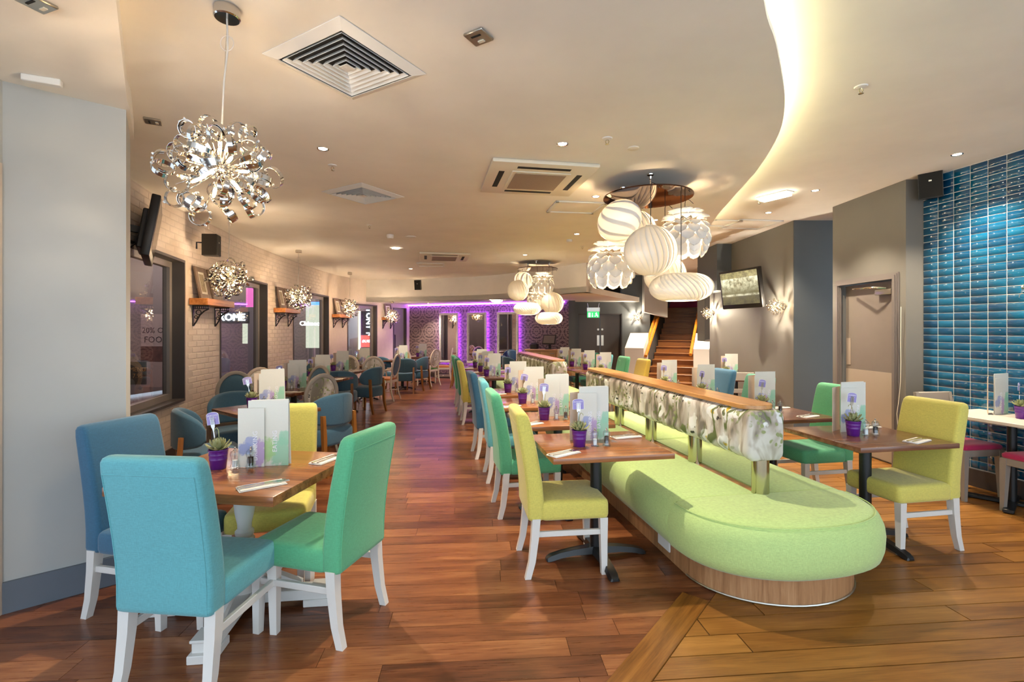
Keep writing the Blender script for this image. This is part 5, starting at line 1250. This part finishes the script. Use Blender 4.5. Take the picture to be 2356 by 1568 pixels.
# ---- speakers
def speaker(p, h, pitch, lb, w_=.17, hgt=.26):
    t = thing('wall_speaker', lb, 'speaker', p, h, 'black wall speakers'); t.rotation_euler = (R(pitch), 0, -R(h))
    MB().loft([[(-w_ / 2, .09, z), (w_ / 2, .09, z), (w_ / 2 * .62, -.08, z), (-w_ / 2 * .62, -.08, z)] for z in (-hgt / 2, hgt / 2)]).build('cabinet', M['black_plastic'], t, smooth=False)
    MB().box(-w_ / 2 + .008, w_ / 2 - .008, .09, .096, -hgt / 2 + .008, hgt / 2 - .008).build('grille', M['void'], t, smooth=False)
    MB().box(-.012, .012, .096, .098, hgt * .1, hgt * .1 + .014).build('badge', M['steel'], t, smooth=False)
    MB().tube([(0, -.08, .03), (0, -.15, .03), (0, -.15, -.05)], .010, 6).build('bracket', M['black'], t)
speaker(AT(484, 564, 6.05), 75, 0, 'black wall speaker on brick above the first shelf'); speaker(AT(963, 655, 13.15), 190, -8, 'black wall speaker on the curved far bulkhead')
speaker(AT(2146, 424, 5.05), -128, -8, 'black wall speaker at the top corner of the teal tiles', .20, .28)
# ---- televisions
def tv(p, h, pitch, w_, hgt, lb, scr):
    t = thing('television', lb, 'television', p, h); t.rotation_euler = (R(pitch), 0, -R(h))
    MB().box(-w_ / 2, w_ / 2, -.035, .035, -hgt / 2, hgt / 2, .012, 2).build('bezel', M['black_plastic'], t)
    MB().box(-w_ / 2 + .035, w_ / 2 - .035, .035, .037, -hgt / 2 + .07, hgt / 2 - .035).build('screen', scr, t, smooth=False)
    MB().box(-w_ * .32, w_ * .32, -.085, -.035, -hgt * .36, hgt * .3, .01, 1).build('back_housing', M['black_plastic'], t)
    b = MB(); b.box(-.03, .03, -.24, -.085, -.03, .03).box(-.1, .1, -.27, -.24, -.16, .16).tube([(.0, -.09, -.1), (.02, -.16, -.22), (.0, -.2, -.2), (.01, -.24, -.06)], .008, 6); b.build('wall_bracket', M['black'], t)
    return t
ts = NT('tv_picture'); v = ts.co(); x, y, z = ts.sep(v); nz = ts.noise(ts.map(v, (1, 1, 1)), 14, 6, .7)
g_ = ts.math('ADD', ts.math('MULTIPLY', z, 1.2), ts.math('MULTIPLY', nz, 1.0)); band = ts.ramp(ts.math('ADD', ts.math('MULTIPLY', z, 2.0), .5), [(.0, (64, 58, 46)), (.26, (84, 78, 62)), (.30, (200, 196, 168)), (.36, (96, 92, 66)), (.86, (230, 226, 190)), (.87, (150, 140, 96)), (1.0, (150, 140, 96))])
ts.fin((8, 8, 8), .12); ts.set(ts.b, 'Emission Color', ts.mix(ts.ramp(nz, [(.38, (255, 255, 255)), (.62, (0, 0, 0))]), band, (96, 88, 60))); ts.set(ts.b, 'Emission Strength', .55)
tv(AT(1705, 664, 8.05), -106, -8, .90, .64, 'wall television showing a grey street picture, above the grey table', ts.m)
tv(AT(350, 535, 4.75), 55, -9, .92, .56, 'wall television seen edge-on above the first window', plain('tv_dark_screen', (40, 34, 30), .15))
# ---- exit sign
ex = thing('exit_sign', 'green running man exit sign hanging before the double doors', 'sign', AT(1365, 724, 12.6), 0)
grn = emit('exit_green', (40, 160, 84), .8); MB().box(-.155, .155, -.006, .006, -.07, .085).build('panel', grn, ex, smooth=False)
MB().box(-.165, .165, -.03, .03, .085, .19, .004, 1).build('housing', M['steel'], ex); MB().tube([(-.13, 0, .19), (-.15, 0, .30)], .006, 5).tube([(.13, 0, .19), (.15, 0, .30)], .006, 5).build('bracket', M['steel'], ex)
wp = emit('exit_white', (240, 255, 246), .9); pic = MB()
pic.box(-.125, -.075, -.009, -.006, -.055, .055).box(-.028, -.018, -.009, -.006, -.03, .05)
pic.prism([(-.045, -.025), (-.001, -.025), (-.023, -.055)], -.009, -.006, Matrix(((1, 0, 0, 0), (0, 0, 1, 0), (0, 1, 0, 0), (0, 0, 0, 1))))
for a, b, c, d in ((.07, .035, .05, .02), (.07, .035, .10, .015), (.07, .03, .085, -.005), (.085, -.005, .055, -.03), (.055, -.03, .03, -.03), (.085, -.005, .115, -.02), (.115, -.02, .11, -.055)): pic.tube([(a, -.008, b), (c, -.008, d)], .008, 5)
pic.ball((.078, -.008, .052), .012, 8, 6); pic.build('pictogram', wp, ex)
# ---- shelves with brackets and leaning frames
fr_m = wood('picture_frame_wood', (84, 70, 60), (112, 94, 80), (134, 114, 98), .5, 'z')
art = paint('etching', (150, 140, 118), .7, .35, 40)
FRM = {}
def frame_thing(p, ang, lean, lb, w_=.30, hgt=.41):
    t = thing('picture_frame', lb, 'picture', p); t.rotation_euler = (R(lean), 0, ang); k = (w_, hgt)
    b = MB()
    for x0, x1, z0, z1 in ((-w_ / 2, w_ / 2, 0, .06), (-w_ / 2, w_ / 2, hgt - .06, hgt), (-w_ / 2, -w_ / 2 + .06, .06, hgt - .06), (w_ / 2 - .06, w_ / 2, .06, hgt - .06)): b.box(x0, x1, -.012, .012, z0, z1, .003, 1)
    b.build('frame', fr_m, t); MB().box(-w_ / 2 + .055, w_ / 2 - .055, -.002, .006, .055, hgt - .055).build('mount', M['paper'], t, smooth=False)
    MB().box(-w_ / 2 + .09, w_ / 2 - .09, -.004, -.002, .09, hgt - .09).build('print', art, t, smooth=False)
for i, (d0, d1, ztop, nm) in enumerate(((6.1, 6.92, 1.90, 'first'), (9.25, 10.05, 1.92, 'second'), (12.62, 13.28, 1.91, 'third'), (14.78, 15.16, 1.89, 'fourth'))):
    A_, B_ = wl(d0), wl(d1); t_ = (B_ - A_); L_ = t_.length; t_.normalize(); ang = math.atan2(t_.y, t_.x)
    sh = thing('wall_shelf', 'chunky wooden wall shelf on black iron brackets, %s from the entrance' % nm, 'shelf', (A_.x, A_.y, ztop)); sh.rotation_euler = (0, 0, ang)
    MB().box(0, L_, -.225, -.008, -.085, 0, .004, 1).build('board', M['shelf'], sh)
    for x in (L_ * .12, L_ * .88):
        b = MB(); b.box(x - .012, x + .012, -.02, -.008, -.35, -.085).box(x - .012, x + .012, -.20, -.008, -.10, -.085).box(x - .008, x + .008, -.20, -.02, -.135, -.125)
        for q in range(7): b.box(x - .007, x + .007, -.19 + q * .025, -.182 + q * .025, -.126, -.098)
        b.tube([(x, -.195, -.13), (x, -.14, -.16), (x, -.09, -.21), (x, -.05, -.29), (x, -.015, -.345)], .009, 6)
        b.tube([(x, -.075 + .030 * cos(a * .6), -.175 + .030 * sin(a * .6)) for a in range(12)], .006, 5).tube([(x, -.045 + .018 * cos(a * .6), -.235 + .018 * sin(a * .6)) for a in range(12)], .005, 5)
        b.build('bracket', M['black'], sh)
    nn = Vector((-t_.y, t_.x, 0)) * -1
    for j, fx in enumerate((.20, .56) if L_ > .6 else (.22,)):
        q = A_ + t_ * fx - Vector((-t_.y, t_.x, 0)) * .115; frame_thing((q.x, q.y, ztop + .001), ang, -11, 'brown framed print leaning on the %s wall shelf, %s' % (nm, ('entrance end', 'far end')[j]))
# ---- silver mirrors with purple light strips behind
ledm = emit('purple_led', (165, 75, 255), 15.0)
wt = (FB - FA).normalized(); wang = math.atan2(wt.y, wt.x); wn_ = Vector((wt.y, -wt.x, 0))
def wall_x(px):
    r_ = (px - CX) / FOC; return (r_ * FA.y - FA.x) / (wt.x - r_ * wt.y)
for i, (x0, x1, nm) in enumerate(((1015, 1058, 'first'), (1078, 1123, 'second'), (1147, 1196, 'third'))):
    a, b = wall_x(x0), wall_x(x1); q = FA + wt * ((a + b) / 2) + wn_ * .09; w_ = (b - a) / 2; z0, z1 = .50, 2.03; hm = (z1 - z0) / 2
    t = thing('wall_mirror', 'tall silver framed mirror backlit in purple, %s from the window side' % nm, 'mirror', (q.x, q.y, (z0 + z1) / 2), 0, 'backlit silver mirrors'); t.rotation_euler = (0, 0, wang)
    fr = MB()
    for X0, X1, Z0, Z1 in ((-w_, w_, -hm, -hm + .07), (-w_, w_, hm - .07, hm), (-w_, -w_ + .07, -hm + .07, hm - .07), (w_ - .07, w_, -hm + .07, hm - .07)): fr.box(X0, X1, -.03, .02, Z0, Z1, .010, 2)
    fr.build('frame', M['silver'], t); MB().box(-w_ + .06, w_ - .06, -.006, .0, -hm + .06, hm - .06).build('glass', M['mirror'], t, smooth=False)
    MB().box(-w_ + .05, w_ - .05, .02, .085, -hm + .05, hm - .05).build('back_box', M['void'], t, smooth=False)
    e = .012
    for X0, X1, Z0, Z1 in ((-w_ + .02, w_ - .02, -hm + .03, -hm + .045), (-w_ + .02, w_ - .02, hm - .045, hm - .03), (-w_ + .03, -w_ + .045, -hm + .05, hm - .05), (w_ - .045, w_ - .03, -hm + .05, hm - .05)): MB().box(X0, X1, .03, .045, Z0, Z1).build('light_strip', ledm, t, smooth=False)
o = MB().box(0, fl - .1, -.05, -.03, ZS - .05, ZS - .02).build('wall_light_strip', emit('purple_cove', (165, 80, 255), 9.0), None, (FA.x, FA.y, 0), (0, 0, wang), smooth=False); tag(o, 'purple light strip running along the top of the damask wall', 'light strip')
